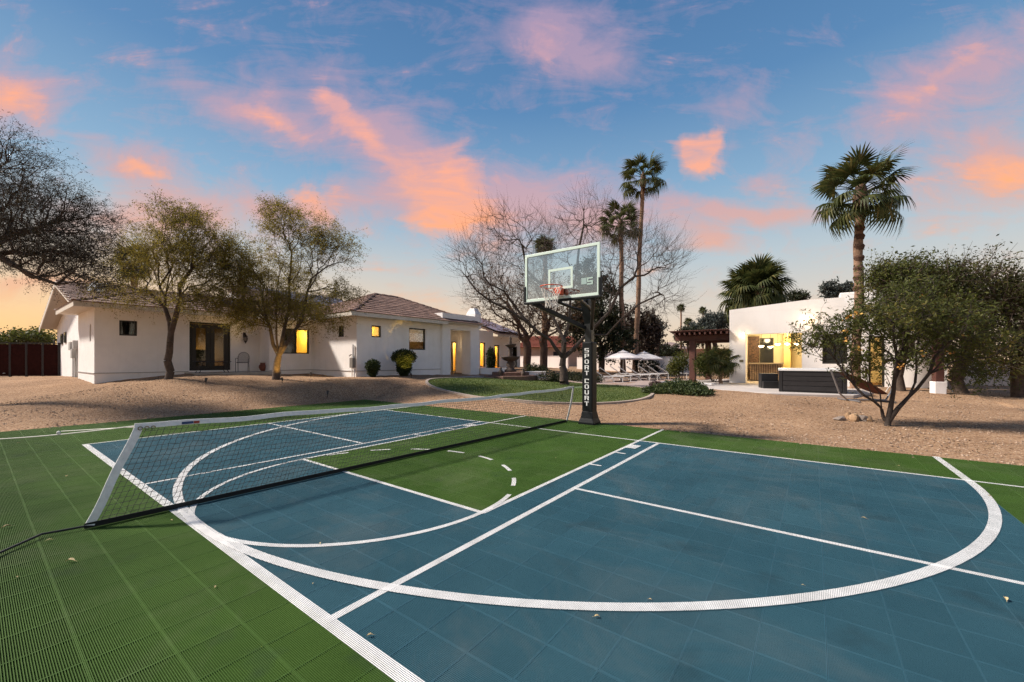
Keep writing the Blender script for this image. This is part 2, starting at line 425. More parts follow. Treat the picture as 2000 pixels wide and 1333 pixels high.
quads = np.stack([idx[:-1, :-1], idx[:-1, 1:], idx[1:, 1:], idx[1:, :-1]], -1).reshape(-1, 4)

def gravel_material():
    m = bpy.data.materials.new('desert_gravel'); m.use_nodes = True
    n, l = m.node_tree.nodes, m.node_tree.links; b = n['Principled BSDF']
    b.inputs['Roughness'].default_value = 0.95; b.inputs['Specular IOR Level'].default_value = 0.15
    g = n.new('ShaderNodeNewGeometry')
    v = n.new('ShaderNodeTexVoronoi'); v.inputs['Scale'].default_value = 42; l.new(g.outputs['Position'], v.inputs['Vector'])
    r = n.new('ShaderNodeValToRGB'); el = r.color_ramp.elements
    el[0].position = 0.0; el[0].color = (0.16, 0.095, 0.060, 1); el[1].position = 1.0; el[1].color = (0.58, 0.43, 0.31, 1)
    e = el.new(0.3); e.color = (0.36, 0.225, 0.140, 1); e = el.new(0.72); e.color = (0.45, 0.30, 0.19, 1)
    sp = n.new('ShaderNodeSeparateColor'); l.new(v.outputs['Color'], sp.inputs[0]); l.new(sp.outputs[0], r.inputs['Fac'])
    ns = n.new('ShaderNodeTexNoise'); ns.inputs['Scale'].default_value = 0.55; ns.inputs['Detail'].default_value = 6; l.new(g.outputs['Position'], ns.inputs['Vector'])
    r2 = n.new('ShaderNodeValToRGB'); r2.color_ramp.elements[0].position = .3; r2.color_ramp.elements[1].position = .7
    r2.color_ramp.elements[0].color = (0.64, 0.60, 0.56, 1); r2.color_ramp.elements[1].color = (0.92, 0.88, 0.82, 1); l.new(ns.outputs['Fac'], r2.inputs['Fac'])
    x = n.new('ShaderNodeMix'); x.data_type = 'RGBA'; x.blend_type = 'MULTIPLY'; x.inputs[0].default_value = 1; l.new(r.outputs['Color'], x.inputs[6]); l.new(r2.outputs['Color'], x.inputs[7])
    l.new(x.outputs[2], b.inputs['Base Color'])
    bp = n.new('ShaderNodeBump'); bp.inputs['Strength'].default_value = 0.8; bp.inputs['Distance'].default_value = 0.015; l.new(v.outputs['Distance'], bp.inputs['Height']); l.new(bp.outputs['Normal'], b.inputs['Normal'])
    return m
GRAVEL = gravel_material()
g_o = np_obj('ground', np.stack([gx, gy, gz], -1).reshape(-1, 3), quads, GRAVEL, smooth=True)
tag(g_o, 'tan decomposed granite ground around the sport court', 'ground', kind='structure')

# loose stones lying on the gravel
rs = np.random.RandomState(8)
def pebbles():
    P = []
    while sum(len(p) for p in P) < 15000:
        px = rs.uniform(-10, 2010, 40000); d = 4 + 14 * rs.rand(40000) ** 1.4
        r = (px - 1000) / FPX * d
        X = CAM[0] + r * CS + d * SN; Y = CAM[1] - r * SN + d * CS
        k = ((X < E_X0 - .05) | (Y > E_Y1 + .05) | (((X < E_X0 + .4 * rs.rand(40000) ** 2) | (Y > E_Y1 - .4 * rs.rand(40000) ** 2)) & (rs.rand(40000) < .22))) & (Y < 14.5) & (X > -17)
        P.append(np.stack([X[k], Y[k]], -1))
    P = np.vstack(P)[:15000]
    Z = np.concatenate([heights(P[i:i + 3000, 0], P[i:i + 3000, 1]) for i in range(0, len(P), 3000)])
    Z = np.where(Z < -.05, 0.0, Z)
    s = 0.006 + 0.022 * rs.rand(len(P)) ** 3
    o = np.array([(1, 0, 0), (0, 1, 0), (-1, 0, 0), (0, -1, 0), (0, 0, .75), (0, 0, -.6)], float)
    jit = 1 + .35 * (rs.rand(len(P), 6, 1) - .5)
    V = (np.stack([P[:, 0], P[:, 1], Z + s * .2], -1)[:, None, :] + o[None] * jit * s[:, None, None])
    f = np.array([(0, 1, 4), (1, 2, 4), (2, 3, 4), (3, 0, 4), (1, 0, 5), (2, 1, 5), (3, 2, 5), (0, 3, 5)])
    Fq = (np.arange(len(P))[:, None, None] * 6 + f[None]).reshape(-1, 3)
    return V.reshape(-1, 3), Fq
pv, pf = pebbles()
o = np_obj('gravel', pv, pf, material('pebble', (0.20, 0.125, 0.08), 0.9, col2=(0.46, 0.34, 0.25), vscale=9, island=0.35))
tag(o, 'loose tan and grey pebbles strewn over the gravel yard', 'gravel', kind='stuff')

# leaf litter blown over the gravel
def litter():
    rs = np.random.RandomState(18); n = 3200
    px = rs.uniform(0, 2000, n * 6); d = 6 + 14 * rs.rand(n * 6); r = (px - 1000) / FPX * d
    X = CAM[0] + r * CS + d * SN; Y = CAM[1] - r * SN + d * CS
    cl = np.sin(X * 1.3 + 2 * np.sin(Y * .7)) * np.cos(Y * 1.1 + X * .3) + rs.normal(size=X.shape) * .5
    k = ((X < E_X0 - .05) | (Y > E_Y1 + .05)) & (Y < 14.3) & (X > -16.5) & (cl > .35)
    X, Y = X[k][:n], Y[k][:n]; Z = np.concatenate([heights(X[i:i + 2000], Y[i:i + 2000]) for i in range(0, len(X), 2000)]) + .012
    a = rs.rand(len(X)) * 6.28; s = .012 + .02 * rs.rand(len(X)); t = rs.uniform(-.012, .012, (len(X), 4))
    c, q = np.cos(a) * s, np.sin(a) * s
    V = np.stack([np.stack([X + c, Y + q, Z + t[:, 0]], -1), np.stack([X - q * .45, Y + c * .45, Z + t[:, 1]], -1), np.stack([X - c, Y - q, Z + t[:, 2]], -1), np.stack([X + q * .45, Y - c * .45, Z + t[:, 3]], -1)], 1).reshape(-1, 3)
    return V, np.arange(len(V)).reshape(-1, 4)
lv_, lf_ = litter()
o = np_obj('leaf_litter', lv_, lf_, material('litter', (.075, .042, .022), .9, col2=(.20, .13, .06), vscale=14, island=.4)); tag(o, 'scattered brown leaf litter on the gravel', 'leaf litter', kind='stuff')

# ------------------------------------------------------------------ sport court of snap-together tiles
def plastic(name, col, col2):
    """Slightly different shade from tile to tile, scuffed unevenly."""
    m = material(name, col, 0.66, vscale=0.9, col2=col2, spec=0.14, detail=7)
    n, l = m.node_tree.nodes, m.node_tree.links; b = n['Principled BSDF']
    src = b.inputs['Base Color'].links[0].from_socket
    g = n.new('ShaderNodeNewGeometry'); f = n.new('ShaderNodeVectorMath'); f.operation = 'SCALE'; l.new(g.outputs['Position'], f.inputs[0]); f.inputs['Scale'].default_value = 1 / FT
    f2 = n.new('ShaderNodeVectorMath'); f2.operation = 'MULTIPLY'; l.new(f.outputs[0], f2.inputs[0]); f2.inputs[1].default_value = (1, 1, 0)
    f3 = n.new('ShaderNodeVectorMath'); f3.operation = 'FLOOR'; l.new(f2.outputs[0], f3.inputs[0])
    wn_ = n.new('ShaderNodeTexWhiteNoise'); wn_.noise_dimensions = '2D'; l.new(f3.outputs[0], wn_.inputs['Vector'])
    mr = n.new('ShaderNodeMapRange'); mr.inputs['To Min'].default_value = .93; mr.inputs['To Max'].default_value = 1.07; l.new(wn_.outputs['Value'], mr.inputs['Value'])
    h = n.new('ShaderNodeHueSaturation'); l.new(src, h.inputs['Color']); l.new(mr.outputs[0], h.inputs['Value']); 
    d1 = n.new('ShaderNodeTexNoise'); d1.inputs['Scale'].default_value = .62; d1.inputs['Detail'].default_value = 9; d1.inputs['Roughness'].default_value = .7; d1.inputs['Distortion'].default_value = 1.2; l.new(g.outputs['Position'], d1.inputs['Vector'])
    dr = n.new('ShaderNodeMapRange'); dr.inputs['From Min'].default_value = .50; dr.inputs['From Max'].default_value = .74; dr.inputs['To Max'].default_value = .15; l.new(d1.outputs['Fac'], dr.inputs['Value'])
    dx = n.new('ShaderNodeMix'); dx.data_type = 'RGBA'; l.new(dr.outputs[0], dx.inputs[0]); l.new(h.outputs[0], dx.inputs[6]); dx.inputs[7].default_value = (.30, .26, .21, 1)
    d2 = n.new('ShaderNodeTexNoise'); d2.inputs['Scale'].default_value = 2.3; d2.inputs['Detail'].default_value = 6; l.new(g.outputs['Position'], d2.inputs['Vector'])
    ds = n.new('ShaderNodeMapRange'); ds.inputs['From Min'].default_value = .60; ds.inputs['From Max'].default_value = .72; ds.inputs['To Max'].default_value = .30; l.new(d2.outputs['Fac'], ds.inputs['Value'])
    dy = n.new('ShaderNodeMix'); dy.data_type = 'RGBA'; l.new(ds.outputs[0], dy.inputs[0]); l.new(dx.outputs[2], dy.inputs[6]); dy.inputs[7].default_value = (.02, .03, .035, 1)
    l.new(dy.outputs[2], b.inputs['Base Color'])
    return m
TILE_G = plastic('green_court_plastic', (0.040, 0.086, 0.015), (0.058, 0.115, 0.022))
TILE_B = plastic('blue_court_plastic', (0.027, 0.084, 0.116), (0.038, 0.104, 0.138))
NR = 32
PITCH = FT / NR
def tile_arrays():
    V, Fq = [], []
    def bar(x0, x1, y0, y1, zt, zb):
        k = len(V)
        V.extend([(x0, y0, zt), (x1, y0, zt), (x1, y1, zt), (x0, y1, zt), (x0, y0, zb), (x1, y0, zb), (x1, y1, zb), (x0, y1, zb)])
        Fq.extend([(k, k + 1, k + 2, k + 3), (k, k + 4, k + 5, k + 1), (k + 1, k + 5, k + 6, k + 2), (k + 2, k + 6, k + 7, k + 3), (k + 3, k + 7, k + 4, k)])
    g = 0.0008
    for i in range(1, NR):            # main ribs along X, lower cross ribs along Y
        y = i * PITCH; bar(0.0042, FT - .0042, y - .0017, y + .0017, 0, -.012)
        bar(y - .0012, y + .0012, 0.0042, FT - .0042, -.0075, -.013)
    bar(g, FT - g, g, .0048, 0, -.012); bar(g, FT - g, FT - .0048, FT - g, 0, -.012)
    bar(g, .0042, .0042, FT - .0048, 0, -.012); bar(FT - .0042, FT - g, .0042, FT - .0048, 0, -.012)
    return np.array(V), np.array(Fq)
tv, tf = tile_arrays()
tile_mesh = {'g': np_mesh('court_tile', tv, tf, TILE_G), 'b': np_mesh('court_tile', tv, tf, TILE_B)}
court = MB().box((E_X0 + .002, E_Y0 + .002, -0.08), (E_X1 - .002, E_Y1 - .002, -0.0145)).build('sport_court', material('court_base', (0.016, 0.018, 0.018), 0.9, 0.2, 3))
tag(court, 'green and blue plastic tile sport court with white lines', 'court', kind='structure')
V_END, V_NVZ, U_NEAR, U_FAR, U_MID, U_FT = 20, 7.15, 25.0, 4.08, 14.9, 19.0
def tile_colour(i, j):
    v, u = i + .5, -(j + .5)
    blue = (abs(v) < V_END and 4 < u < 25) and not (abs(v) < 6 and u < 19)
    return 'b' if blue else 'g'
cand = []
for i in range(-31, 30):
    for j in range(-36, 1):
        x, y = (i + .5) * FT, (j + .5) * FT
        dx, dy = x - CAM[0], y - CAM[1]
        r, d = dx * CS - dy * SN, dx * SN + dy * CS
        if d < 0.9: 
            continue
        px, py = 1000 + FPX * r / d, HOR + FPX * CAM[2] / d
        if -220 < px < 2220 and py < 1560: cand.append((d, i, j))
cand.sort()
for d, i, j in cand[:300]:
    o = bpy.data.objects.new('court_tile', tile_mesh[tile_colour(i, j)]); link(o, court); o.location = (i * FT, j * FT, random.Random(i * 91 + j).uniform(-.0004, .0004))
for key, mt, nm in (('g', TILE_G, 'green_tiles'), ('b', TILE_B, 'blue_tiles')):
    off = np.array([(i * FT, j * FT, 0) for d, i, j in cand[300:] if tile_colour(i, j) == key])
    V = (tv[None] + off[:, None]).reshape(-1, 3); Q = (tf[None] + (np.arange(len(off)) * len(tv))[:, None, None]).reshape(-1, 4)
    o = np_obj(nm, V, Q, mt, court); o['kind'] = 'stuff'

def line_material():
    """White paint that sits on the ribs and leaves the cells between them open."""
    m = bpy.data.materials.new('court_line_paint'); m.use_nodes = True
    n, l = m.node_tree.nodes, m.node_tree.links; b = n['Principled BSDF']
    b.inputs['Roughness'].default_value = 0.5
    g = n.new('ShaderNodeNewGeometry'); s = n.new('ShaderNodeSeparateXYZ'); l.new(g.outputs['Position'], s.inputs[0])
    def mm(op, a, b_=0.0):
        q = n.new('ShaderNodeMath'); q.operation = op
        for k, z in ((0, a), (1, b_)):
            if isinstance(z, bpy.types.NodeSocket): l.new(z, q.inputs[k])
            else: q.inputs[k].default_value = z
        return q.outputs[0]
    def cell(sock, half):
        f = mm('FRACT', mm('ADD', mm('DIVIDE', sock, PITCH), 500.5))
        return mm('LESS_THAN', mm('ABSOLUTE', mm('SUBTRACT', f, 0.5)), half / PITCH)
    solid = mm('MAXIMUM', cell(s.outputs[1], .0024), cell(s.outputs[0], .0014))
    wr = n.new('ShaderNodeTexNoise'); wr.inputs['Scale'].default_value = 26; wr.inputs['Detail'].default_value = 6; wr.inputs['Roughness'].default_value = .7; l.new(g.outputs['Position'], wr.inputs['Vector'])
    solid = mm('MULTIPLY', solid, mm('GREATER_THAN', wr.outputs['Fac'], .315))
    ns = n.new('ShaderNodeTexNoise'); ns.inputs['Scale'].default_value = 5; ns.inputs['Detail'].default_value = 6; l.new(g.outputs['Position'], ns.inputs['Vector'])
    r = n.new('ShaderNodeValToRGB'); r.color_ramp.elements[0].position = .3; r.color_ramp.elements[0].color = (.66, .65, .63, 1); r.color_ramp.elements[1].position = .6; r.color_ramp.elements[1].color = (.84, .83, .81, 1)
    l.new(ns.outputs['Fac'], r.inputs['Fac']); l.new(r.outputs['Color'], b.inputs['Base Color'])
    t = n.new('ShaderNodeBsdfTransparent'); x = n.new('ShaderNodeMixShader')
    l.new(solid, x.inputs[0]); l.new(t.outputs[0], x.inputs[1]); l.new(b.outputs[0], x.inputs[2]); l.new(x.outputs[0], n['Material Output'].inputs['Surface'])
    return m
LINE = line_material()
_lz = [0.0016]
def strip(pts_uv, w, name='court_line'):
    """Painted line through (u,v) points in feet; w in metres."""
    P = [Vector((v * FT, -u * FT, 0)) for u, v in pts_uv]
    z = _lz[0]; _lz[0] += 0.00035
    b = MB(); n = len(P); vs = []
    for i, p in enumerate(P):
        d = (P[min(i + 1, n - 1)] - P[max(i - 1, 0)]).normalized(); q = Vector((-d.y, d.x, 0)) * (w / 2)
        vs += [(p.x + q.x, p.y + q.y, z), (p.x - q.x, p.y - q.y, z)]
    b.add(vs, [(2 * i, 2 * i + 1, 2 * i + 3, 2 * i + 2) for i in range(n - 1)])
    return b.build(name, LINE, court)
def arc(uc, vc, r, a0, a1, n):
    return [(uc + r * math.cos(math.radians(a0 + (a1 - a0) * i / n)), vc + r * math.sin(math.radians(a0 + (a1 - a0) * i / n))) for i in range(n + 1)]
LW = 0.055
strip([(U_NEAR, -V_END - .2), (U_NEAR, 29.9)], 0.085)                            # near sideline
strip([(U_FAR, -V_END - .2), (U_FAR, 29.9)], LW)                                 # far sideline
strip([(U_FAR, -V_END - .1), (U_NEAR, -V_END - .1)], LW)                         # back line
strip([(U_NEAR, V_NVZ + .1), (U_FAR, V_NVZ + .1)], 0.06); strip([(U_NEAR, -V_NVZ + .13), (U_FAR, -V_NVZ + .13)], LW)
strip([(U_MID, V_NVZ + .1), (U_MID, 29.9)], LW); strip([(U_MID, -V_NVZ), (U_MID, -V_END - .1)], LW)
strip([(U_FT, 6.05), (-0.95, 6.05)], 0.055); strip([(U_FT, -6.05), (-0.95, -6.05)], 0.055)  # lane
strip([(U_FT, -6.1), (U_FT, 6.1)], 0.055)                                        # free throw line
strip(arc(U_FT, 0, 6.0, -90, 90, 48), 0.055)                                     # free throw circle
for k in range(7):
    a = 119.3 + k * 21.5; strip(arc(U_FT, 0, 5.9, a, a + 10.5, 5), 0.055, 'dashed_line')
strip(arc(U_FT, 0, 6.0, 90, 109, 8), 0.055, 'dashed_line')
strip([(-0.95, -19.9)] + [(4.95 + 20.0 * math.cos(math.radians(a)), 20.0 * math.sin(math.radians(a))) for a in range(-90, 91, 2)] + [(-0.95, 19.9)], 0.085)  # three point line
for sg in (1, -1):
    for u in (8.1, 11.2): strip([(u, sg * 6.1), (u, sg * 6.72)], 0.05, 'lane_mark')
    strip([(5.6, sg * 6.4), (6.6, sg * 6.4)], 0.19, 'lane_block')

# fallen leaves on the court
LEAF = material('dry_leaf', (0.42, 0.30, 0.14), 0.7, col2=(0.60, 0.50, 0.28), vscale=12)
rnd = random.Random(5)
def leaf_mesh(k):
    b = MB(); n = 8; q = random.Random(k)
    pts_ = []
    for i in range(n + 1):
        t = i / n; w = 0.012 * math.sin(PI * t ** 0.8) * q.uniform(.85, 1.1); zc = 0.008 + 0.010 * math.sin(PI * t) * q.uniform(.6, 1.2)
        pts_ += [(-.028 + .056 * t, -w, zc + w * .45), (-.028 + .056 * t, 0, zc - .003), (-.028 + .056 * t, w, zc + w * .5)]
    b.add(pts_, [(3 * i, 3 * i + 1, 3 * i + 4, 3 * i + 3) for i in range(n)] + [(3 * i + 1, 3 * i + 2, 3 * i + 5, 3 * i + 4) for i in range(n)])
    b.tube([(-.028, 0, .006), (-.045, .004, .004)], .0012, 4)
    return b.mesh('fallen_leaf', LEAF)
lm = [leaf_mesh(k) for k in range(4)]
LEAVES = [(137, 1099, 1.3, 'curled dry leaf on green tiles below the net strap, biggest there'), (95, 1058, .9, 'dry leaf lying against the black net strap'), (12, 1032, 1.3, 'long pale dry leaf at the frame edge above the net strap'),
          (130, 932, 1.0, 'faint dry leaf on green tiles between rope and strap'), (35, 867, 1.0, 'dry leaf on green tiles just below the white rope'), (420, 1149, .6, 'small leaf on green tiles beside the near sideline'),
          (335, 1018, .6, 'tiny leaf on green tiles just below the black net band'), (34, 1129, .5, 'tiny leaf on green tiles farthest down by the frame edge'), (625, 1064, .7, 'dry leaf lying on the free throw circle line'),
          (722, 1244, .7, 'dry leaf on blue tiles in the corner below the kitchen line end'), (611, 1142, .4, 'tiny leaf on blue tiles between sideline and three point line'), (1166, 1207, .7, 'pale dry leaf touching the lowest point of the three point line'),
          (1687, 1014, .8, 'dark leaf on blue tiles above the centre line'), (1964, 1173, 1.0, 'dry leaf on blue tiles at the frame edge below the centre line'), (1933, 970, .6, 'dry leaf lying on the three point line near the far sideline'),
          (1568, 1145, .4, 'tiny leaf on blue tiles between centre line and three point line'), (1270, 1173, .4, 'tiny leaf just above the three point line'), (1086, 895, .5, 'tiny leaf on the green key near the lane line'),
          (1530, 880, .6, 'small leaf on the far green border, middle of its length'), (1755, 911, .6, 'small leaf on the far green border near the three point line end')]
for k, (px, py, s, lb) in enumerate(LEAVES):
    d = FPX * CAM[2] / (py - HOR); x, y = place(px, d)
    o = bpy.data.objects.new('fallen_leaf', lm[k % 4]); link(o); o.location = (x, y, .004); o.scale = (s * .9,) * 3; o.rotation_euler = (0, 0, rnd.uniform(0, 6.28))
    tag(o, lb, 'leaf', 'dry leaves scattered on the court')

# ------------------------------------------------------------------ hanging court net
NB0, NB1 = Vector((-.80, -8.26, .03)), Vector((-.40, 0.0, .03))
NT0, NT1 = Vector((-.745, -7.93, .905)), Vector((-.235, .03, .86))
net = thing('court_net', 'white-taped black mesh court net slung low across the court', 'net', (-.6, -4, 0))
def netp(s, h):
    """s along the net, h up the net; the sheet sags and bellies a little."""
    a = NB0.lerp(NB1, s); b = NT0.lerp(NT1, s)
    p = a.lerp(b, h)
    p.z -= (0.05 * math.sin(PI * s) + .006 * math.sin(23 * s) + .004 * math.sin(61 * s + 1)) * h
    p.x += 0.02 * math.sin(PI * h) * math.sin(7 * s + 1)
    return p - Vector((-.6, -4, 0))
tape = material('white_net_tape', (0.84, 0.84, 0.83), 0.75, 0.08, 18, 0.4, 60)
cord = material('black_net_cord', (0.012, 0.013, 0.014), 0.7)
def band(pfun, n, name, mat, w, axis):
    """flat webbing following pfun(t); axis gives the width direction"""
    b = MB(); vs = []
    for i in range(n + 1):
        t = i / n; p = pfun(t); q = Vector(axis(t)).normalized() * (w / 2); k = Vector((.005 if mat is tape else .004, 0, 0))
        vs += [p + q + k, p - q + k, p - q - k, p + q - k]
    fs = []
    for i in range(n):
        for j in range(4): fs.append((4 * i + j, 4 * i + (j + 1) % 4, 4 * i + 4 + (j + 1) % 4, 4 * i + 4 + j))
    fs += [(0, 1, 2, 3), (4 * n + 3, 4 * n + 2, 4 * n + 1, 4 * n)]
    b.add(vs, fs); return b.build(name, mat, net)
band(lambda t: netp(t, 1.0) + Vector((0, 0, .004 * math.sin(40 * t))), 60, 'top_tape', tape, .052, lambda t: (0, 0, 1))
band(lambda t: netp(t, 0.0), 40, 'bottom_tape', cord, .055, lambda t: (0.25, 0, 1))
band(lambda t: netp(0.004, t) + Vector((0, .006 * math.sin(9 * t), 0)), 16, 'side_tape', tape, .066, lambda t: (0, 1, -.3))
band(lambda t: netp(0.998, t), 10, 'side_tape', tape, .075, lambda t: (0, 1, -.1))
band(lambda t: netp(.045 + .012 * t, 1.0) + Vector((.006, 0, -.004)), 2, 'tape_label', material('label_blue', (.03, .06, .16), .6), .026, lambda t: (0, 0, 1))
band(lambda t: netp(.0575 + .006 * t, 1.0) + Vector((.006, 0, -.004)), 2, 'tape_label', material('label_red', (.35, .05, .03), .6), .026, lambda t: (0, 0, 1))
def ring(c): return MB().tube([c + Vector((.012, .016 * math.cos(a), .016 * math.sin(a))) for a in [i * PI / 5 for i in range(11)]], .004, 5, False)
for s in (.006, .012, .018): ring(netp(s, 0.975)).build('grommet', material('brass_grommet', (.25, .22, .12), .4, metal=1), net)
mesh_b = MB(); nv, nh = 168, 17
rr = random.Random(2)
wob = {}
def nw(i, j):
    if (i, j) not in wob:
        p = netp(i / nv, j / nh)
        if 0 < j < nh and 4 < i < nv - 3: p = p + Vector((rr.uniform(-.006, .006), rr.uniform(-.008, .008), rr.uniform(-.008, .008)))
        wob[(i, j)] = p
    return wob[(i, j)]
for i in range(2, nv - 1): mesh_b.tube([nw(i, j) for j in range(nh + 1)], .0026, 3, False)
for j in range(1, nh): mesh_b.tube([nw(i, j) for i in range(nv + 1)], .0026, 3, False)
mo = mesh_b.build('mesh', cord, net); mo['kind'] = 'stuff'
L0 = Vector((-.6, -4, 0))
rp = MB(); far_l = pt(-60, 861, 4.6)
rp.tube([NT0 + (far_l - NT0) * t + Vector((0, 0, -.02 * math.sin(PI * t))) - L0 for t in [i / 8 for i in range(9)]], .005, 5)
kn = NT0.lerp(far_l, .42) - L0
rp.lathe([(.001, -.02), (.014, -.012), (.016, 0), (.013, .012), (.001, .02)], 8, kn)
rp.tube([kn + Vector((0, .02, .012)), NT0 - L0 + Vector((0, .03, -.012))], .004, 5)
rp.build('top_rope', material('white_rope', (.72, .70, .64), .8), net)
st = MB(); sl = place(-40, 3.05)
st.tube([NB0 - L0, Vector((NB0.x - .06, NB0.y - .25, .03)) - L0, Vector((sl[0], sl[1], .025)) - L0], .010, 6)
st.build('bottom_strap', cord, net)
MB().tube([NT1 - L0, Vector((-.1, .03, .875)) - L0, Vector((.02, .0, .88)) - L0], .006, 5).build('tie_rope', material('green_tie_rope', (.30, .42, .28), .8), net)
MB().tube([NB1 - L0, Vector((-.2, .03, .03)) - L0, Vector((-.0, .03, .04)) - L0], .010, 6).build('bottom_tie', cord, net)

# ------------------------------------------------------------------ basketball hoop
HX, HY = 0.157, 0.10
hoop = thing('basketball_hoop', 'tall black basketball hoop with glass backboard and lettered pole pad', 'basketball hoop', (HX, HY, 0))
pad = material('black_vinyl_pad', (0.006, 0.008, 0.009), 0.5, 0.25, 4, 0.15, 30, spec=0.25)
b = MB(); prof = [(.20, 0.0), (.20, .05), (.165, .14), (.135, .30)]
for (a, z0), (c, z1) in zip(prof[:-1], prof[1:]):
    b.add([(-a, -a, z0), (a, -a, z0), (a, a, z0), (-a, a, z0), (-c, -c, z1), (c, -c, z1), (c, c, z1), (-c, c, z1)], [(0, 1, 5, 4), (1, 2, 6, 5), (2, 3, 7, 6), (3, 0, 4, 7), (4, 5, 6, 7)])
b.build('pole_base', pad, hoop, bevel=.008)
for sx in (-1, 1):
    for sy in (-1, 1): MB().lathe([(.016, 0), (.016, .02), (.006, .02), (.006, .04)], 6, (sx * .17, sy * .17, .05)).build('anchor_bolt', material('bolt_steel', (.3, .3, .3), .4, metal=1), hoop)
MB().box((-.135, -.135, .28), (.135, .135, 1.97)).build('pole_pad', pad, hoop, bevel=.025, seg=3)
MB().box((-.085, -.085, 1.9), (.085, .085, 2.46)).build('pole', black_metal, hoop, bevel=.01)
BY = -1.30 - HY                       # board plane in the hoop's own axes
nk = MB(); nk.beam((0, 0.02, 2.36), (0, -.22, 2.98), .2, .16); nk.beam((0, -.1, 2.95), (0, BY + .10, 3.05), .12, .12); nk.build('neck', black_metal, hoop, bevel=.012)
for sx, name in ((-1, 'arm'), (1, 'arm')):
    MB().beam((sx * .07, -.03, 2.30), (sx * .74, BY + .06, 2.82), .075, .10).build(name, black_metal, hoop, bevel=.01)
    MB().tube([(sx * .09, -.12, 2.72), (sx * .20, -.45, 2.76), (sx * .32, BY + .06, 2.90)], .035, 8).build('brace', black_metal, hoop, True)
MB().beam((-.80, BY + .03, 3.42), (-.30, BY + .16, 3.10), .05, .05).build('strut', material('strut_grey', (.16, .17, .17), .5), hoop)
bw, z0, z1 = .915, 2.845, 3.915
bd = MB().box((-bw + .03, BY - .006, z0 + .03), (bw - .03, BY + .006, z1 - .03)).build('backboard', glassmat('board_glass', (.97, 1.0, .99), 5.0), hoop)
edge = material('board_border', (0.66, 0.80, 0.70), 0.35, 0.04, 5)
def bbox_frame(b, x0, x1, za, zb, w, y0, y1):
    b.box((x0, y0, za), (x1, y1, za + w)); b.box((x0, y0, zb - w), (x1, y1, zb)); b.box((x0, y0, za + w), (x0 + w, y1, zb - w)); b.box((x1 - w, y0, za + w), (x1, y1, zb - w)); return b
bbox_frame(MB(), -bw, bw, z0, z1, .06, BY - .02, BY + .02).build('border', edge, bd, bevel=.004)
bbox_frame(MB(), -.30, .30, 3.06, 3.51, .05, BY - .010, BY - .0075).build('target_box', edge, bd)
MB().box((-bw - .03, BY - .035, z0 - .05), (bw + .03, BY + .045, z0 + .004)).build('edge_pad', pad, bd, bevel=.012)
for sx in (-1, 1): MB().box((sx * bw - .03 if sx > 0 else -bw - .03, BY - .035, z0 + .004), (bw + .03 if sx > 0 else -bw + .03, BY + .045, z0 + .36)).build('corner_pad', pad, bd, bevel=.012)
# board mark: squared S in a pale plate
lg = MB(); lx, lz0 = .60, 3.10
lg.box((lx - .10, BY - .012, lz0), (lx + .02, BY - .008, lz0 + .13))
lg.build('mark_plate', material('mark_pale', (.34, .46, .43), .5), bd)
lg = MB()
for x0_, x1_, a, c in ((.03, .16, .0, .03), (.13, .16, .03, .07), (.03, .16, .055, .085), (.03, .06, .085, .12), (.03, .16, .12, .15)):
    lg.box((lx + x0_, BY - .012 - .001 * x0_, lz0 - .02 + a), (lx + x1_, BY - .008, lz0 - .02 + c))
lg.build('mark_letter', material('mark_letter_pale', (.42, .56, .50), .5), bd)
rim_m = material('orange_rim', (0.72, 0.09, 0.02), 0.4, 0.08, 6)
RZ, RC = 3.06, BY - .15 - .2286
MB().tube([(.2286 * math.cos(t), RC + .2286 * math.sin(t), RZ) for t in [i * PI / 20 for i in range(41)]], .010, 8, False).build('rim', rim_m, hoop, True)
MB().box((-.10, BY - .16, RZ - .14), (.10, BY - .022, RZ + .005)).build('rim_bracket', rim_m, hoop, bevel=.01)
for sx in (-1, 1): MB().beam((sx * .085, BY - .12, RZ - .10), (sx * .2, RC + .09, RZ - .005), .014, .014).build('rim_brace', rim_m, hoop)
nb = MB(); nst = 12; rows = [(.222, 0), (.19, -.10), (.155, -.19), (.13, -.28), (.12, -.36), (.125, -.43)]
for k in range(nst):
    for sg in (1, -1):
        nb.tube([(r * math.cos((k + sg * .5 * i) * 2 * PI / nst), RC + r * math.sin((k + sg * .5 * i) * 2 * PI / nst), RZ + z + (rr.uniform(-.012, .012) if i else 0)) for i, (r, z) in enumerate(rows)], .0055, 4, False)
nb.build('hoop_net', material('white_hoop_net', (.76, .72, .66), .85), hoop)
# stacked white letters on the pad
GL = {'S': [(0, 6, 5, 7), (0, 4, 1.2, 6), (0, 3, 5, 4), (3.8, 1, 5, 3), (0, 0, 5, 1)], 'P': [(0, 0, 1.3, 7), (1.3, 6, 5, 7), (3.8, 3.6, 5, 6), (1.3, 2.8, 5, 3.8)],
      'O': [(1, 6, 4, 7), (1, 0, 4, 1), (0, 1, 1.3, 6), (3.7, 1, 5, 6), (.5, 5.6, 1.5, 6.6), (3.5, 5.6, 4.5, 6.6), (.5, .4, 1.5, 1.4), (3.5, .4, 4.5, 1.4)],
      'R': [(0, 0, 1.3, 7), (1.3, 6, 4.6, 7), (3.7, 4, 5, 6), (1.3, 3, 4.6, 4), (3.4, 0, 4.8, 3)], 'T': [(0, 5.9, 5, 7), (1.9, 0, 3.1, 5.9)],
      'C': [(0, 0, 1.3, 7), (1.3, 6, 5, 7), (1.3, 0, 5, 1), (3.9, 5, 5, 6)], 'U': [(0, 1, 1.3, 7), (3.7, 1, 5, 7), (.5, 0, 4.5, 1.2)]}
zc = 1.825
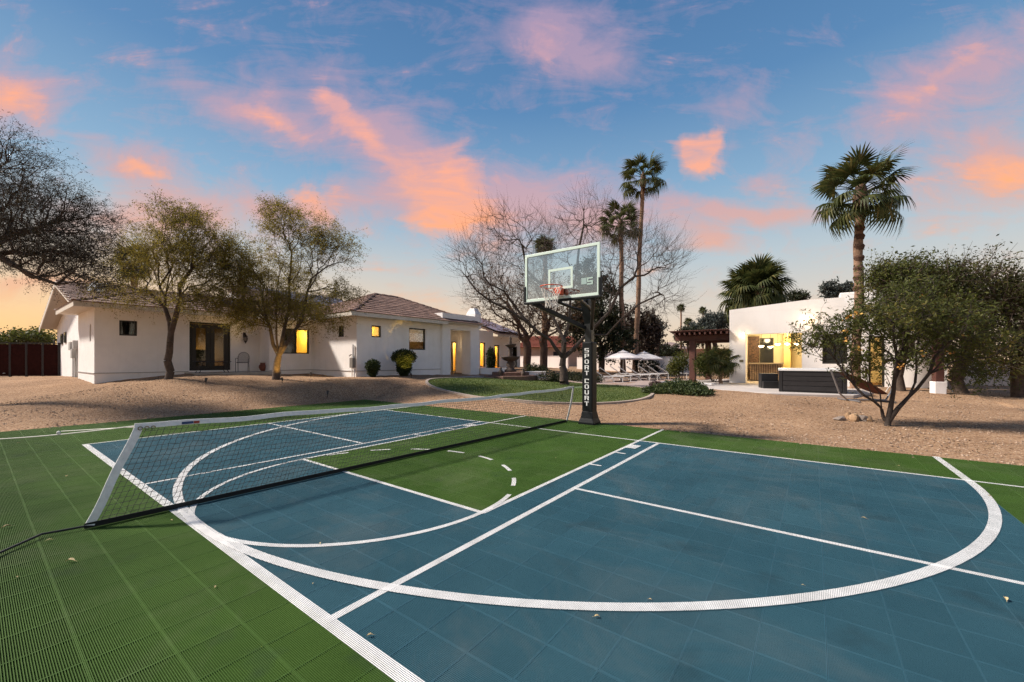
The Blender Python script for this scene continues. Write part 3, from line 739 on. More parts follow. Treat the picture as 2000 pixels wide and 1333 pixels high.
for k, ch in enumerate('SPORT COURT'):
    if ch == ' ': zc -= .055; continue
    g = MB()
    for q, (x0_, a, x1_, c) in enumerate(GL[ch]):
        e = .0003 * q
        g.box((-.062 + x0_ * .0225 - .0 , -.1385 - e, zc - .105 + a * .0145), (-.062 + x1_ * .0225, -.1345, zc - .105 + c * .0145))
    g.build('letter', white_paint, hoop); zc -= .136

# ------------------------------------------------------------------ main house
FL = 1.02                 # floor level
EAVE = 3.62               # top of the stucco walls
room_wall = material('room_wall', (0.62, 0.50, 0.30), 0.8)
house = thing('stucco_house', 'long white stucco house with brown tile roofs and lit windows', 'house', (-18, 4, 0))
HO = Vector((18, -4, 0))  # world to house axes
def wall(parent, a, b, z0, z1, th, holes, mat, name='wall', off=HO):
    """Wall panel from a to b (plan), outside face on the right of a->b reversed by sign of th; holes = (s0,s1,z0,z1)."""
    a, b = Vector((a[0], a[1], 0)) + Vector((off.x, off.y, 0)), Vector((b[0], b[1], 0)) + Vector((off.x, off.y, 0))
    L = (b - a).length; u = (b - a) / L; nrm_ = Vector((u.y, -u.x, 0)); back = -nrm_ * th
    ss = sorted({0, L, *[h[0] for h in holes], *[h[1] for h in holes]}); zs = sorted({z0, z1, *[h[2] for h in holes], *[h[3] for h in holes]})
    m = MB()
    P = lambda s, z, k: a + u * s + Vector((0, 0, z)) + back * k
    for i in range(len(ss) - 1):
        for j in range(len(zs) - 1):
            sc, zc_ = (ss[i] + ss[i + 1]) / 2, (zs[j] + zs[j + 1]) / 2
            if any(h[0] < sc < h[1] and h[2] < zc_ < h[3] for h in holes): continue
            for k in (0, 1):
                q = [P(ss[i], zs[j], k), P(ss[i + 1], zs[j], k), P(ss[i + 1], zs[j + 1], k), P(ss[i], zs[j + 1], k)]
                m.add(q if k == 0 else q[::-1], [(0, 1, 2, 3)])
    for s0, s1, a0, a1 in [(0, L, z0, z1)] + list(holes):
        for (p, q) in (((s0, a0), (s1, a0)), ((s1, a0), (s1, a1)), ((s1, a1), (s0, a1)), ((s0, a1), (s0, a0))):
            m.add([P(*p, 0), P(*q, 0), P(*q, 1), P(*p, 1)], [(0, 1, 2, 3)])
    return m.build(name, mat, parent), (a, u, nrm_)
def bars(fr, s0, s1, z0, z1, w, dep, proud, name, mat, parent, cols=1, rows=1):
    """Rectangular frame with optional mullions set in an opening."""
    a, u, n_ = fr; m = MB()
    def bx(sa, sb, za, zb):
        c = a + u * ((sa + sb) / 2) + n_ * (proud - dep / 2); c.z = (za + zb) / 2
        R = Matrix((u, n_, Vector((0, 0, 1)))).transposed()
        m.cbox(c, (abs(sb - sa), dep, zb - za), R)
    bx(s0, s1, z0, z0 + w); bx(s0, s1, z1 - w, z1); bx(s0, s0 + w, z0 + w, z1 - w); bx(s1 - w, s1, z0 + w, z1 - w)
    for k in range(1, cols): sc = s0 + (s1 - s0) * k / cols; bx(sc - w * .45, sc + w * .45, z0 + w, z1 - w)
    for k in range(1, rows): zc_ = z0 + (z1 - z0) * k / rows; bx(s0 + w, s1 - w, zc_ - w * .4, zc_ + w * .4)
    return m.build(name, mat, parent)
def pane(fr, s0, s1, z0, z1, proud, parent, mat=None):
    a, u, n_ = fr; c = [a + u * s + n_ * proud + Vector((0, 0, z)) for s, z in ((s0, z0), (s1, z0), (s1, z1), (s0, z1))]
    m = MB(); m.add(c + [q - n_ * .008 for q in c], [(0, 1, 2, 3), (7, 6, 5, 4), (0, 4, 5, 1), (1, 5, 6, 2), (2, 6, 7, 3), (3, 7, 4, 0)])
    return m.build('pane', mat or glass, parent)
def room(fr, s0, s1, z0, z1, depth, parent, power, mat=None, lampz=None, ls=0.5, dpt=None):
    """A small lit room behind an opening."""
    a, u, n_ = fr; m = MB(); f = -0.22
    P = lambda s, z, d: a + u * s + n_ * d + Vector((0, 0, z))
    A = [P(s0, z0, f), P(s1, z0, f), P(s1, z1, f), P(s0, z1, f)]; B = [P(s0, z0, f - depth), P(s1, z0, f - depth), P(s1, z1, f - depth), P(s0, z1, f - depth)]
    m.add(A + B, [(4, 5, 6, 7), (0, 1, 5, 4), (1, 2, 6, 5), (2, 3, 7, 6), (3, 0, 4, 7)])
    r_ = m.build('room', mat or room_wall, parent)
    if power:
        lamp('room_lamp', 'POINT', P(s0 + (s1 - s0) * ls, lampz or (z1 - .35), f - (dpt or depth * .55)), power, WARM, .12, parent)
    return r_
def window(parent, fr, s0, s1, z0, z1, cols=1, rows=1, power=0, label=None, rm=None, grow=(.6, .6, .5, .3), ls=.5, deep=2.2):
    w = bars(fr, s0 + .004, s1 - .004, z0 + .004, z1 - .004, .055, .09, -.05, 'window', frame_dark, parent, cols, rows)
    pane(fr, s0 + .03, s1 - .03, z0 + .03, z1 - .03, -.09, w)
    if label: w['label'] = label
    room(fr, s0 - grow[0], s1 + grow[1], z0 - grow[2], z1 + grow[3], deep, parent, power, rm, ls=ls)
    return w

dark_room = material('dim_room', (0.05, 0.045, 0.04), 0.9)
amber_room = material('amber_room', (0.70, 0.52, 0.16), 0.8)
XW, YE = -18.5, -5.9
YJ, XJ, Y3, X3, YP = .1, -17.33, 2.2, -13.03, 7.93
TH = 0.2
# wing end wall (faces -Y) and wing front (faces +X)
_, fr = wall(house, (-22.5, YE), (XW, YE), .1, EAVE, TH, [(2.95, 3.25, 2.3, 3.0)], stucco)
window(house, fr, 2.95, 3.25, 2.3, 3.0, rm=dark_room, grow=(.05, .05, .1, .1))
def s_on(px, X=XW):     # Y of a surveyed column on a wall plane X = const
    k = (px - 1000) / FPX; x = X - CAM[0]
    return (k * x * SN - x * CS) / (-SN - k * CS) + CAM[1]
def x_on(px, Y):
    k = (px - 1000) / FPX; y = Y - CAM[1]
    return (k * y * CS + y * SN) / (CS - k * SN) + CAM[0]
w0, w1, dr0, dr1 = s_on(233) - YE, s_on(268) - YE, s_on(370) - YE, s_on(450) - YE
_, fr = wall(house, (XW, YE + TH), (XW, YJ), .1, EAVE, TH, [(w0 - TH, w1 - TH, 2.55, 3.18), (dr0 - TH, dr1 - TH, FL + .02, 3.30)], stucco)
window(house, fr, w0 - TH, w1 - TH, 2.55, 3.18, rm=dark_room, label='dark high window by the corner of the wing')
a0, a1 = dr0 - TH, dr1 - TH
door = bars(fr, a0 + .004, a1 - .004, FL + .024, 3.296, .07, .11, -.02, 'french_door', frame_dark, house)
mid = (a0 + a1) / 2
for q0, q1 in ((a0 + .09, mid - .005), (mid + .005, a1 - .09)):
    lf = bars(fr, q0, q1, FL + .06, 3.2, .17, .05, -.045, 'door_leaf', frame_dark, door)
    pane(fr, q0 + .16, q1 - .16, FL + .2, 3.05, -.07, lf)
aa, uu, nn = fr
hd = MB(); c = aa + uu * (mid - .07) + nn * -.01 + Vector((0, 0, FL + 1.0)); hd.tube([c, c + nn * .05, c + nn * .05 - uu * .10], .011, 6); hd.build('handle', material('dark_handle', (.05, .045, .04), .35, metal=1), door)
room(fr, a0 - 1.2, a1 + 1.2, FL, 3.6, 4.0, house, 12, material('dining_room', (.26, .15, .06), .8), lampz=1.9, ls=.70, dpt=3.4)
# furniture seen dimly through the door: a cabinet and a table lamp
fx = aa - nn * 2.6 + uu * (a0 + .95); MB().cbox(fx + Vector((0, 0, FL + .5)), (.45, 1.0, 1.0)).cbox(fx + Vector((0, 0, FL + 1.02)), (.5, 1.1, .05)).build('cabinet', material('cabinet_wood', (.09, .05, .025), .5), house)
# jog and window wall
_, fr = wall(house, (XW, YJ), (XJ, YJ), .1, EAVE, TH, [], stucco)
wa, wb = s_on(553, XJ) - YJ, s_on(604, XJ) - YJ
_, fr = wall(house, (XJ, YJ + TH), (XJ, Y3), .1, EAVE, TH, [(wa - TH, wb - TH, 1.86, 3.17)], stucco)
window(house, fr, wa - TH, wb - TH, 1.86, 3.17, cols=2, power=85, label='brightly lit sliding window behind the tree', rm=amber_room, grow=(.5, .5, .7, .2), ls=.75)
aw, uw, nw_ = fr; q_ = (wa + wb) / 2 - TH; cq = aw + uw * ((wa - TH + q_) / 2) - nw_ * .32
MB().cbox(Vector((cq.x, cq.y, 2.5)), (.03, q_ - wa + TH + .3, 1.7)).build('added_dark_panel', material('panel_dark_brown', (.10, .075, .03), .9), house)  # dark panel added behind the left pane to keep that half dim
# side of the projecting bedroom (faces -Y), then its front (faces +X)
sx0, sx1 = x_on(660, Y3) - XJ, x_on(671.5, Y3) - XJ
_, fr = wall(house, (XJ, Y3), (X3, Y3), .1, EAVE, TH, [(sx0, sx1, 2.68, 3.24)], stucco)
window(house, fr, sx0, sx1, 2.68, 3.24, rm=dark_room, grow=(.2, .2, .2, .1), deep=.35)
h1, h2, h3, h4 = [s_on(p, X3) - Y3 - TH for p in (726, 744.5, 799, 831)]
_, fr = wall(house, (X3, Y3 + TH), (X3, YP), .1, EAVE, TH, [(h1, h2, 2.67, 3.25), (h3, h4, 2.09, 3.27)], stucco)
window(house, fr, h1, h2, 2.67, 3.25, power=34, rm=amber_room, label='small square window glowing amber', grow=(.3, .3, .4, .15))
window(house, fr, h3, h4, 2.09, 3.27, power=12, rm=material('den_room', (.30, .20, .12), .8), label='dim wide window beside the clipped round shrub', grow=(.2, .3, .8, .1))
# a base screed line runs round the walls at floor level
for a_, b_ in (((-22.5, YE - .012), (XW + .012, YE - .012)), ((XW + .012, YE - .012), (XW + .012, s_on(368))), ((XJ + .012, YJ), (XJ + .012, Y3)), ((XJ, Y3 - .012), (X3 + .012, Y3 - .012)), ((X3 + .012, Y3), (X3 + .012, YP))):
    MB().beam(Vector((a_[0], a_[1], FL - .02)) + HO, Vector((b_[0], b_[1], FL - .02)) + HO, .03, .03).build('base_screed', material('screed_metal', (.36, .34, .33), .6), house)

# entry portico: thick parapet frame with an opening
PX = -12.86; p0, p1 = YP - .3, s_on(936, PX)
o0, o1 = s_on(880, PX), s_on(919, PX)
_, fr = wall(house, (PX, p0), (PX, p1), .2, 4.30, .75, [(o0 - p0, o1 - p0, .2, 3.36)], stucco, 'portico')
YQ = p1 - .32; q0_, q1_ = x_on(880.5, YQ) - PX + 5, x_on(890, YQ) - PX + 5
_, frq = wall(house, (PX - 5, YQ), (PX - .755, YQ), .2, 4.0, .3, [(q0_, q1_, .72, 2.75)], stucco, 'portico_side')
bars(frq, q0_ + .004, q1_ - .004, .73, 2.746, .07, .1, -.04, 'side_door', frame_dark, house)
room(frq, q0_ - .2, q1_ + .3, .7, 3.0, 1.0, house, 40, amber_room)
wall(house, (PX - 4.5, p0 + .4), (PX - .75, p0 + .4), .2, 4.28, .3, [], stucco, 'portico_side')
_, fr2 = wall(house, (PX - 2.9, p0 + .7), (PX - 2.9, p1 - .3), .2, 3.9, .2, [], stucco, 'portico_back')
MB().slab([Vector((x, y, 3.9)) + HO for x, y in ((PX - .74, p0 + .42), (PX - .74, p1 - .02), (PX - 2.9, p1 - .02), (PX - 2.9, p0 + .42))], .18).build('portico_ceiling', stucco, house)
sl_ = pt(905, 672, 26.4) + HO
sc_ = MB().lathe([(.03, -.09), (.07, -.07), (.085, 0), (.07, .07), (.02, .09)], 10, sl_).build('wall_sconce', material('lit_globe', (1, .9, .7), .5, emit=(1, .74, .42, 9)), house, True)
lamp('sconce_light', 'POINT', sl_ + Vector((.25, -.2, 0)), 6, (1, .72, .4), .1, house)
# far wing behind the fountain
XF = -15.5; f0, f1 = s_on(934, XF), s_on(963, XF)
g0, g1 = s_on(938, XF), s_on(948, XF)
_, fr = wall(house, (XF, f0), (XF, f1), .2, 3.75, .3, [(g0 - f0, g1 - f0, 1.0, 2.85)], stucco_warm)
bars(fr, g0 - f0 + .004, g1 - f0 - .004, 1.01, 2.84, .07, .09, -.05, 'tall_window', frame_dark, house)
room(fr, g0 - f0 - .3, g1 - f0 + .3, .9, 3.2, 2.0, house, 90, amber_room)
XG = -16.3; e1 = s_on(1016, XG); e0 = s_on(958, XG)
k0, k1, k2, k3 = s_on(965.5, XG), s_on(975, XG), s_on(1001, XG), s_on(1010, XG)
_, fr = wall(house, (XG, e0), (XG, e1), .2, 3.45, .3, [(k0 - e0, k1 - e0, .75, 2.75), (k2 - e0, k3 - e0, .75, 2.7)], stucco_warm)
bars(fr, k0 - e0 + .004, k1 - e0 - .004, .76, 2.74, .11, .1, -.02, 'glazed_door', frame_dark, house)
bars(fr, k2 - e0 + .004, k3 - e0 - .004, .76, 2.69, .09, .1, -.02, 'glazed_door', frame_dark, house)
pane(fr, k2 - e0 + .05, k3 - e0 - .05, .8, 2.65, -.06, house)
room(fr, k0 - e0 - .2, k1 - e0 + .2, .7, 3.2, 2.0, house, 80, amber_room); room(fr, k2 - e0 - .2, k3 - e0 + .2, .7, 3.2, 2.0, house, 8, room_wall)
# gable end block at the far side of the wing
XGB, YGB = -22.3, YE + .25
gz_r, gx_r = 5.45, XW - 7.3
m = MB(); A = [Vector((x, YGB, z)) + HO for x, z in ((XGB, .1), (gx_r - 7.0, .1), (gx_r - 7.0, 3.55), (gx_r, gz_r - .12), (XGB, 4.4))]
m.add(A + [q + Vector((0, .3, 0)) for q in A], [(4, 3, 2, 1, 0), (5, 6, 7, 8, 9)] + [(i, (i + 1) % 5, 5 + (i + 1) % 5, 5 + i) for i in range(5)])
m.build('gable_wall', stucco, house)
for px0, py0, py1 in ((121, 646, 668), (127.5, 644, 666), (106, 658, 674)):
    x_ = x_on(px0, YGB - .02); zc_ = zof((py0 + py1) / 2, 20.5)
    w_ = MB().box((x_ + HO.x - .32, YGB + HO.y - .05, zc_ - .3), (x_ + HO.x + .32, YGB + HO.y - .004, zc_ + .3)).build('window', frame_dark, house)
    MB().box((x_ + HO.x - .27, YGB + HO.y - .06, zc_ - .25), (x_ + HO.x + .27, YGB + HO.y - .045, zc_ + .25)).build('pane', material('sky_pane', (.05, .06, .08), .05, spec=.8), w_)
# meters and pipes on the gable wall
for nm, px0, d_, y0_, y1_, w_ in (('meter_cabinet', 117, 20.2, 668, 684, .55), ('meter_cabinet', 133, 19.6, 665, 682, .34), ('electrical_panel', 127, 19.9, 682, 700, .42)):
    c = pt(px0, (y0_ + y1_) / 2, d_) + HO; h_ = (y1_ - y0_) * d_ / FPX
    y_w = YGB + HO.y
    bx = MB().box((c.x - w_ / 2, y_w - .22, c.z - h_ / 2), (c.x + w_ / 2, y_w - .002, c.z + h_ / 2)).build(nm, material('utility_grey', (.40, .40, .39), .6), house, bevel=.01)
    MB().tube([(c.x, y_w - .08, c.z - h_ / 2), (c.x, y_w - .08, .5)], .03, 8).build('conduit', MATS['utility_grey'], bx)

# ---- roofs of flat concrete tile
TILE_R = material('brown_roof_tile', (0.125, 0.070, 0.052), 0.8, vscale=1.6, col2=(0.26, 0.155, 0.115), bump=.3, bscale=30, island=0.22)
deck_m = material('roof_underlay', (0.50, 0.45, 0.40), 0.9)
roof = bpy.data.objects.new('roof', None); link(roof, house)
tw, tl = .33, .36
tile_o = MB()
tile_o.add([(-tw / 2 + .006, 0, .040), (tw / 2 - .006, 0, .040), (tw / 2 - .006, tl + .05, .012), (-tw / 2 + .006, tl + .05, .012), (-tw / 2 + .006, 0, .006), (tw / 2 - .006, 0, .006), (tw / 2 - .006, tl + .05, -.01), (-tw / 2 + .006, tl + .05, -.01)],
           [(0, 1, 2, 3), (4, 7, 6, 5), (0, 4, 5, 1), (1, 5, 6, 2), (2, 6, 7, 3), (3, 7, 4, 0)])
tile_me = tile_o.mesh('roof_tile', TILE_R)
TV = np.array(tile_o.v); TF = np.array(tile_o.f)
tile_sites = []
def inside(poly, x, y):
    c = False; n = len(poly)
    for i in range(n):
        (x1_, y1_), (x2_, y2_) = poly[i], poly[(i + 1) % n]
        if (y1_ > y) != (y2_ > y) and x < (x2_ - x1_) * (y - y1_) / (y2_ - y1_) + x1_: c = not c
    return c
def roof_plane(P):
    """P: polygon, P[0]->P[1] is the eave (left to right seen from outside)."""
    P = [Vector(p) for p in P]
    MB().slab([p + HO for p in P], .05).build('deck', deck_m, roof)
    u = (P[1] - P[0]).normalized(); n_ = u.cross(P[2] - P[0]).normalized()
    if n_.z < 0: n_ = -n_
    v = n_.cross(u)
    if v.z < 0: v = -v
    poly = [((p - P[0]).dot(u), (p - P[0]).dot(v)) for p in P]
    smax = max(p[0] for p in poly); smin = min(p[0] for p in poly); vmax = max(p[1] for p in poly)
    q = random.Random(int(P[0].x * 7 + P[0].y * 3))
    for j in range(int(vmax / tl) + 1):
        off = (j % 2) * tw / 2
        for i in range(int(smin / tw) - 1, int(smax / tw) + 2):
            s, h = i * tw + off, j * tl
            if inside(poly, s, h + tl * .5):
                o_ = P[0] + u * s + v * (h - .03) + n_ * (.008 + q.uniform(0, .012))
                R = Matrix((u, v, n_)).transposed() @ Matrix.Rotation(q.uniform(-.012, .012), 3, 'Z')
                tile_sites.append((o_, R))
def ridge_cap(a, b):
    a, b = Vector(a), Vector(b); n = max(1, int((b - a).length / .42)); m = MB()
    for i in range(n):
        p, q = a.lerp(b, i / n), a.lerp(b, (i + 1.08) / n)
        d = (q - p).normalized(); sd = d.cross(Vector((0, 0, 1))).normalized(); up = sd.cross(d)
        k = len(m.v)
        for c_, lift in ((p, .10), (q, .075)):
            for t in (-1, -.55, 0, .55, 1): m.v.append(tuple(c_ + HO + sd * .13 * t + up * (lift - .07 * t * t)))
        m.f += [(k + i2, k + i2 + 1, k + i2 + 6, k + i2 + 5) for i2 in range(4)] + [(k, k + 1, k + 2, k + 3, k + 4)]
    m.build('ridge_cap', TILE_R, roof)
def fascia_run(pts_, z, h=.20, name='fascia'):
    m = MB()
    for a, b in zip(pts_[:-1], pts_[1:]): m.beam(Vector((a[0], a[1], z - h / 2)) + HO, Vector((b[0], b[1], z - h / 2)) + HO, .035, h)
    m.build(name, fascia, house)
def hip(x0, x1, y0, y1, z, slope, sides='xXyY'):
    """Hip roof over a rectangle; returns ridge height."""
    wx, wy = (x1 - x0) / 2, (y1 - y0) / 2
    if wy >= wx:
        h = wx * slope; A, B = Vector(((x0 + x1) / 2, y0 + wx, z + h)), Vector(((x0 + x1) / 2, y1 - wx, z + h))
    else:
        h = wy * slope; A, B = Vector((x0 + wy, (y0 + y1) / 2, z + h)), Vector((x1 - wy, (y0 + y1) / 2, z + h))
    c = [Vector((x0, y0, z)), Vector((x1, y0, z)), Vector((x1, y1, z)), Vector((x0, y1, z))]
    if wy >= wx: pl = {'y': [c[0], c[1], A], 'X': [c[1], c[2], B, A], 'Y': [c[2], c[3], B], 'x': [c[3], c[0], A, B]}; hips = [(c[0], A), (c[1], A), (c[2], B), (c[3], B), (A, B)]
    else: pl = {'y': [c[0], c[1], B, A], 'X': [c[1], c[2], B], 'Y': [c[2], c[3], A, B], 'x': [c[3], c[0], A]}; hips = [(c[0], A), (c[3], A), (c[1], B), (c[2], B), (A, B)]
    for s in sides: roof_plane(pl[s])
    for a, b in hips: ridge_cap(a, b)
    return h
OV = .62
ZE = EAVE + .14
# wing
hip(XW - 4.6, XW + OV, YE - OV, 3.0, ZE, .38, 'yXY')
fascia_run([(XW - 4.6, YE - OV), (XW + OV, YE - OV), (XW + OV, YJ - .4), (XJ + OV, YJ - .4), (XJ + OV, Y3 - OV)], ZE + .02)
MB().slab([Vector((x, y, EAVE + .02)) + HO for x, y in ((XW - 4.6, YE - OV + .03), (XW + OV - .03, YE - OV + .03), (XW + OV - .03, YJ - .4), (XJ + OV - .03, YJ - .4), (XJ + OV - .03, Y3), (XW - 4.6, Y3))], .02).build('soffit', fascia, house)
# lower front slope over the window wall
roof_plane([(XJ + OV, YJ - .4, ZE - .01), (XJ + OV, Y3 + .6, ZE - .01), (XJ - 5.2, Y3 + .6, ZE + 2.0), (XJ - 5.2, YJ - .4, ZE + 2.0)])
# main gable
gs = .26
roof_plane([(XW - 1.6, YE - .4, gz_r - gs * 5.7), (XW - 1.6, 9.0, gz_r - gs * 5.7), (gx_r, 9.0, gz_r), (gx_r, YE - .4, gz_r)])
roof_plane([(gx_r - 7.6, 9.0, gz_r - gs * 7.6), (gx_r - 7.6, YE - .4, gz_r - gs * 7.6), (gx_r, YE - .4, gz_r), (gx_r, 9.0, gz_r)])
ridge_cap((gx_r, YE - .4, gz_r), (gx_r, 9.0, gz_r))
bg_ = MB(); bg_.beam(Vector((gx_r, YE - .42, gz_r - .12)) + HO, Vector((gx_r - 7.7, YE - .42, gz_r - .12 - gs * 7.7)) + HO, .04, .24); bg_.beam(Vector((gx_r, YE - .42, gz_r - .12)) + HO, Vector((gx_r + 5.6, YE - .42, gz_r - .12 - gs * 5.6)) + HO, .04, .24); bg_.build('barge_board', fascia, house)
# upper ridge farther back, with a small gable
roof_plane([(XW - 3.0, 1.5, 4.9), (XW - 3.0, 9.0, 4.9), (XW - 7.5, 9.0, 6.35), (XW - 7.5, 1.5, 6.35)])
ridge_cap((XW - 7.5, 1.5, 6.35), (XW - 7.5, 9.0, 6.35))
m = MB(); q = [Vector(p) + HO for p in ((XW - 3.0, 1.56, 4.5), (XW - 10, 1.56, 4.5), (XW - 10, 1.56, 5.5), (XW - 7.5, 1.56, 6.3), (XW - 3.0, 1.56, 4.85))]
m.add(q + [p + Vector((0, .2, 0)) for p in q], [(0, 1, 2, 3, 4), (9, 8, 7, 6, 5)]); m.build('upper_gable', stucco, house)
# projecting bedroom
hip(X3 - 7.0, X3 + OV, Y3 - OV, Y3 + 8.6, ZE, .43, 'yXY')
fascia_run([(XJ - .5, Y3 - OV), (X3 + OV, Y3 - OV), (X3 + OV, YP - .28)], ZE + .02)
MB().slab([Vector((x, y, EAVE + .024)) + HO for x, y in ((XJ, Y3 - OV + .03), (X3 + OV - .03, Y3 - OV + .03), (X3 + OV - .03, YP - .3), (XJ, YP - .3))], .02).build('soffit', fascia, house)
# far wing roof
roof_plane([(XG + .6, e0, 3.6), (XG + .6, e1 + .6, 3.6), (XG - 5, e1 - 1.6, 5.6), (XG - 5, e0, 5.6)])
fascia_run([(XG + .6, e0 + .2), (XG + .6, e1 + .6), (XG - 3, e1 + .6)], 3.6, .2)
# each roof tile that shows largest is a piece of its own; the rest are joined
campos = Vector(CAM)
def tvis(t):
    p = t[0]; d = p - campos; r_, dd = d.x * CS - d.y * SN, d.x * SN + d.y * CS
    px = 1000 + FPX * r_ / dd
    return dd + (0 if 60 < px < 1100 else 50)
tile_sites.sort(key=tvis)
for o_, R in tile_sites[:300]:
    o = bpy.data.objects.new('roof_tile', tile_me); link(o, roof); o.matrix_local = Matrix.Translation(o_ + HO) @ R.to_4x4()
RM = np.array([[list(r) for r in R] for _, R in tile_sites[300:]]); OP = np.array([list(o_ + HO) for o_, _ in tile_sites[300:]])
V = (np.einsum('nij,vj->nvi', RM, TV) + OP[:, None]).reshape(-1, 3); Q = (TF[None] + (np.arange(len(OP)) * len(TV))[:, None, None]).reshape(-1, 4)
o = np_obj('roof_tiles', V, Q, TILE_R, roof); o['kind'] = 'stuff'

# ---- solar panels on the roofs
sol = material('solar_cells', (0.020, 0.035, 0.085), 0.22, spec=0.7, coat=.3)
solf = material('solar_frame', (.02, .02, .025), .4)
def panels(origin, u, v, nu, nv, w, h):
    u, v = Vector(u).normalized(), Vector(v).normalized(); n_ = u.cross(v)
    if n_.z < 0: n_ = -n_
    R = Matrix((u, v, n_)).transposed()
    for i in range(nu):
        for j in range(nv):
            c = Vector(origin) + u * (w * (i + .5)) + v * (h * (j + .5)) + n_ * .16 + HO
            p = MB().cbox(c, (w - .025, h - .025, .04), R).build('solar_panel', solf, roof)
            MB().cbox(c + n_ * .022, (w - .07, h - .07, .006), R).build('cells', sol, p)
sv = Vector((-1, 0, gs)); 
panels((XW - .15, -1.3, ZE + .38 * .75), (0, 1, 0), (-1, 0, .38), 3, 1, 1.55, 1.0)
panels((XW - 3.4, 2.0, 5.03), (0, 1, 0), (-4.5, 0, 1.45), 6, 4, 1.05, 1.0)
sl5 = Vector((-5.6, 0, 2.0))
panels(Vector((XG + .4, e0 + .3, 3.68)), (0, 1, 0), sl5, int((e1 - e0 - .8) / 1.05), 3, 1.05, 1.6)
# chimney with stepped cap
cpos = pt(925, 612, 27.5) + HO
ch = MB(); ch.box((cpos.x - .42, cpos.y - .3, 3.6), (cpos.x + .42, cpos.y + .3, 4.62)); ch.build('chimney', stucco, house, bevel=.03)
ch = MB(); ch.add([(cpos.x - .42, cpos.y - .3, 4.62), (cpos.x + .42, cpos.y - .3, 4.62), (cpos.x + .42, cpos.y + .3, 4.62), (cpos.x - .42, cpos.y + .3, 4.62), (cpos.x - .2, cpos.y - .18, 5.02), (cpos.x + .2, cpos.y - .18, 5.02), (cpos.x + .2, cpos.y + .18, 5.02), (cpos.x - .2, cpos.y + .18, 5.02)],
                  [(0, 1, 5, 4), (1, 2, 6, 5), (2, 3, 7, 6), (3, 0, 4, 7), (4, 5, 6, 7)]); ch.build('chimney_cap', stucco, house, bevel=.02)
# vent pipes on the roof
for px0, py0, d_ in ((686, 598, 22.0), (660, 603, 22.5)):
    c = pt(px0, py0, d_) + HO; MB().tube([c - Vector((0, 0, .5)), c + Vector((0, 0, .12))], .05, 8).build('vent_pipe', material('vent_tan', (.5, .4, .33), .7), roof)
# satellite dishes
for k, (px0, py0, lb) in enumerate(((185, 561, 'grey satellite dish on the tile roof, nearer the gable edge'), (201, 564, 'grey satellite dish on the tile roof, lower of the pair'))):
    c = pt(px0, py0, 19.5 + .3 * k)
    t = thing('satellite_dish', lb, 'satellite dish', c - Vector((0, 0, .5)), 0, 'satellite dishes on the roof')
    dm = material('dish_grey', (.42, .44, .46), .5)
    n = MB(); n.lathe([(.02, 0.0), (.14, .018), (.26, .06), (.30, .085), (.29, .095), (.13, .03), (.01, .012)], 20)
    ob = n.build('dish', dm, t, True); ob.location = (0, 0, .5); ob.rotation_euler = (math.radians(62), 0, math.radians(20 + 25 * k))
    MB().tube([(0, 0, -.35), (0, .02, .3), (.02, .05, .48)], .025, 8).build('mast', dm, t)
    MB().tube([(0, 0, .42), (.10, -.30, .42), (.12, -.36, .5)], .012, 6).build('feed_arm', dm, t)

# ---- things at the house
# wall lantern
lp = pt(477, 662, 20.45)
lt = thing('wall_lantern', 'dark bronze wall lantern between the french door and the lit window', 'lantern', (XW + .02, s_on(477), lp.z))
brz = material('lantern_bronze', (.06, .045, .035), .45, metal=.6)
MB().tube([(0, 0, .22), (.06, 0, .30), (.14, 0, .28), (.15, 0, .2)], .012, 6).box((-.018, -.05, .05), (.0, .05, .3)).build('bracket', brz, lt)
MB().lathe([(.012, .22), (.05, .17), (.10, .10), (.075, .09), (.095, -.02), (.07, -.14), (.03, -.19), (.012, -.25)], 6, (.15, 0, 0)).build('body', brz, lt)
MB().lathe([(.084, .075), (.1, -.015), (.076, -.12)], 6, (.152, 0, 0)).build('pane', material('lantern_glass', (.18, .16, .14), .15), lt)
# patio chair
cx_, cy_ = XW + .9, s_on(474, XW + .9); cz_ = max(hz(cx_, cy_), FL - .10)
patio = MB().box((XW + .02, s_on(360), .3), (XW + 1.7, s_on(520), FL - .06)).build('patio_slab', material('concrete', (.42, .38, .34), .9, .1, 3, .3, 30))
tag(patio, 'narrow concrete landing in front of the french door', 'landing', kind='structure')
cz_ = FL - .06
chm = material('chair_metal', (.16, .15, .15), .5, metal=.3)
ct = thing('patio_chair', 'grey metal patio chair with arched mesh back by the house wall', 'chair', (cx_, cy_, cz_), math.radians(62))
for sx in (-1, 1):
    MB().tube([(sx * .25, -.25, 0), (sx * .25, -.23, .44), (sx * .26, -.22, .64), (sx * .26, .15, .66), (sx * .24, .22, .64)], .014, 6).build('arm', chm, ct)
    MB().tube([(sx * .23, .28, 0), (sx * .22, .20, .45)], .014, 6).build('leg', chm, ct)
MB().lathe([(.25, .43), (.255, .45), (.25, .47), (.02, .465)], 20).build('seat', chm, ct)
bk = MB(); arch = [(-.23, .21, .45)] + [(.23 * math.cos(a), .21 + .06 * (1 + math.sin(a)) / 2 + .03, .70 + .25 * math.sin(a)) for a in [PI - i * PI / 12 for i in range(13)]] + [(.23, .21, .45)]
bk.tube(arch, .014, 6); bk.build('back_frame', chm, ct)
mb2 = MB()
for i in range(-6, 7):
    x = i * .034; zt = .70 + .25 * math.sqrt(max(0, 1 - (x / .23) ** 2)); mb2.tube([(x, .22, .47), (x, .275, zt)], .0045, 4, False)
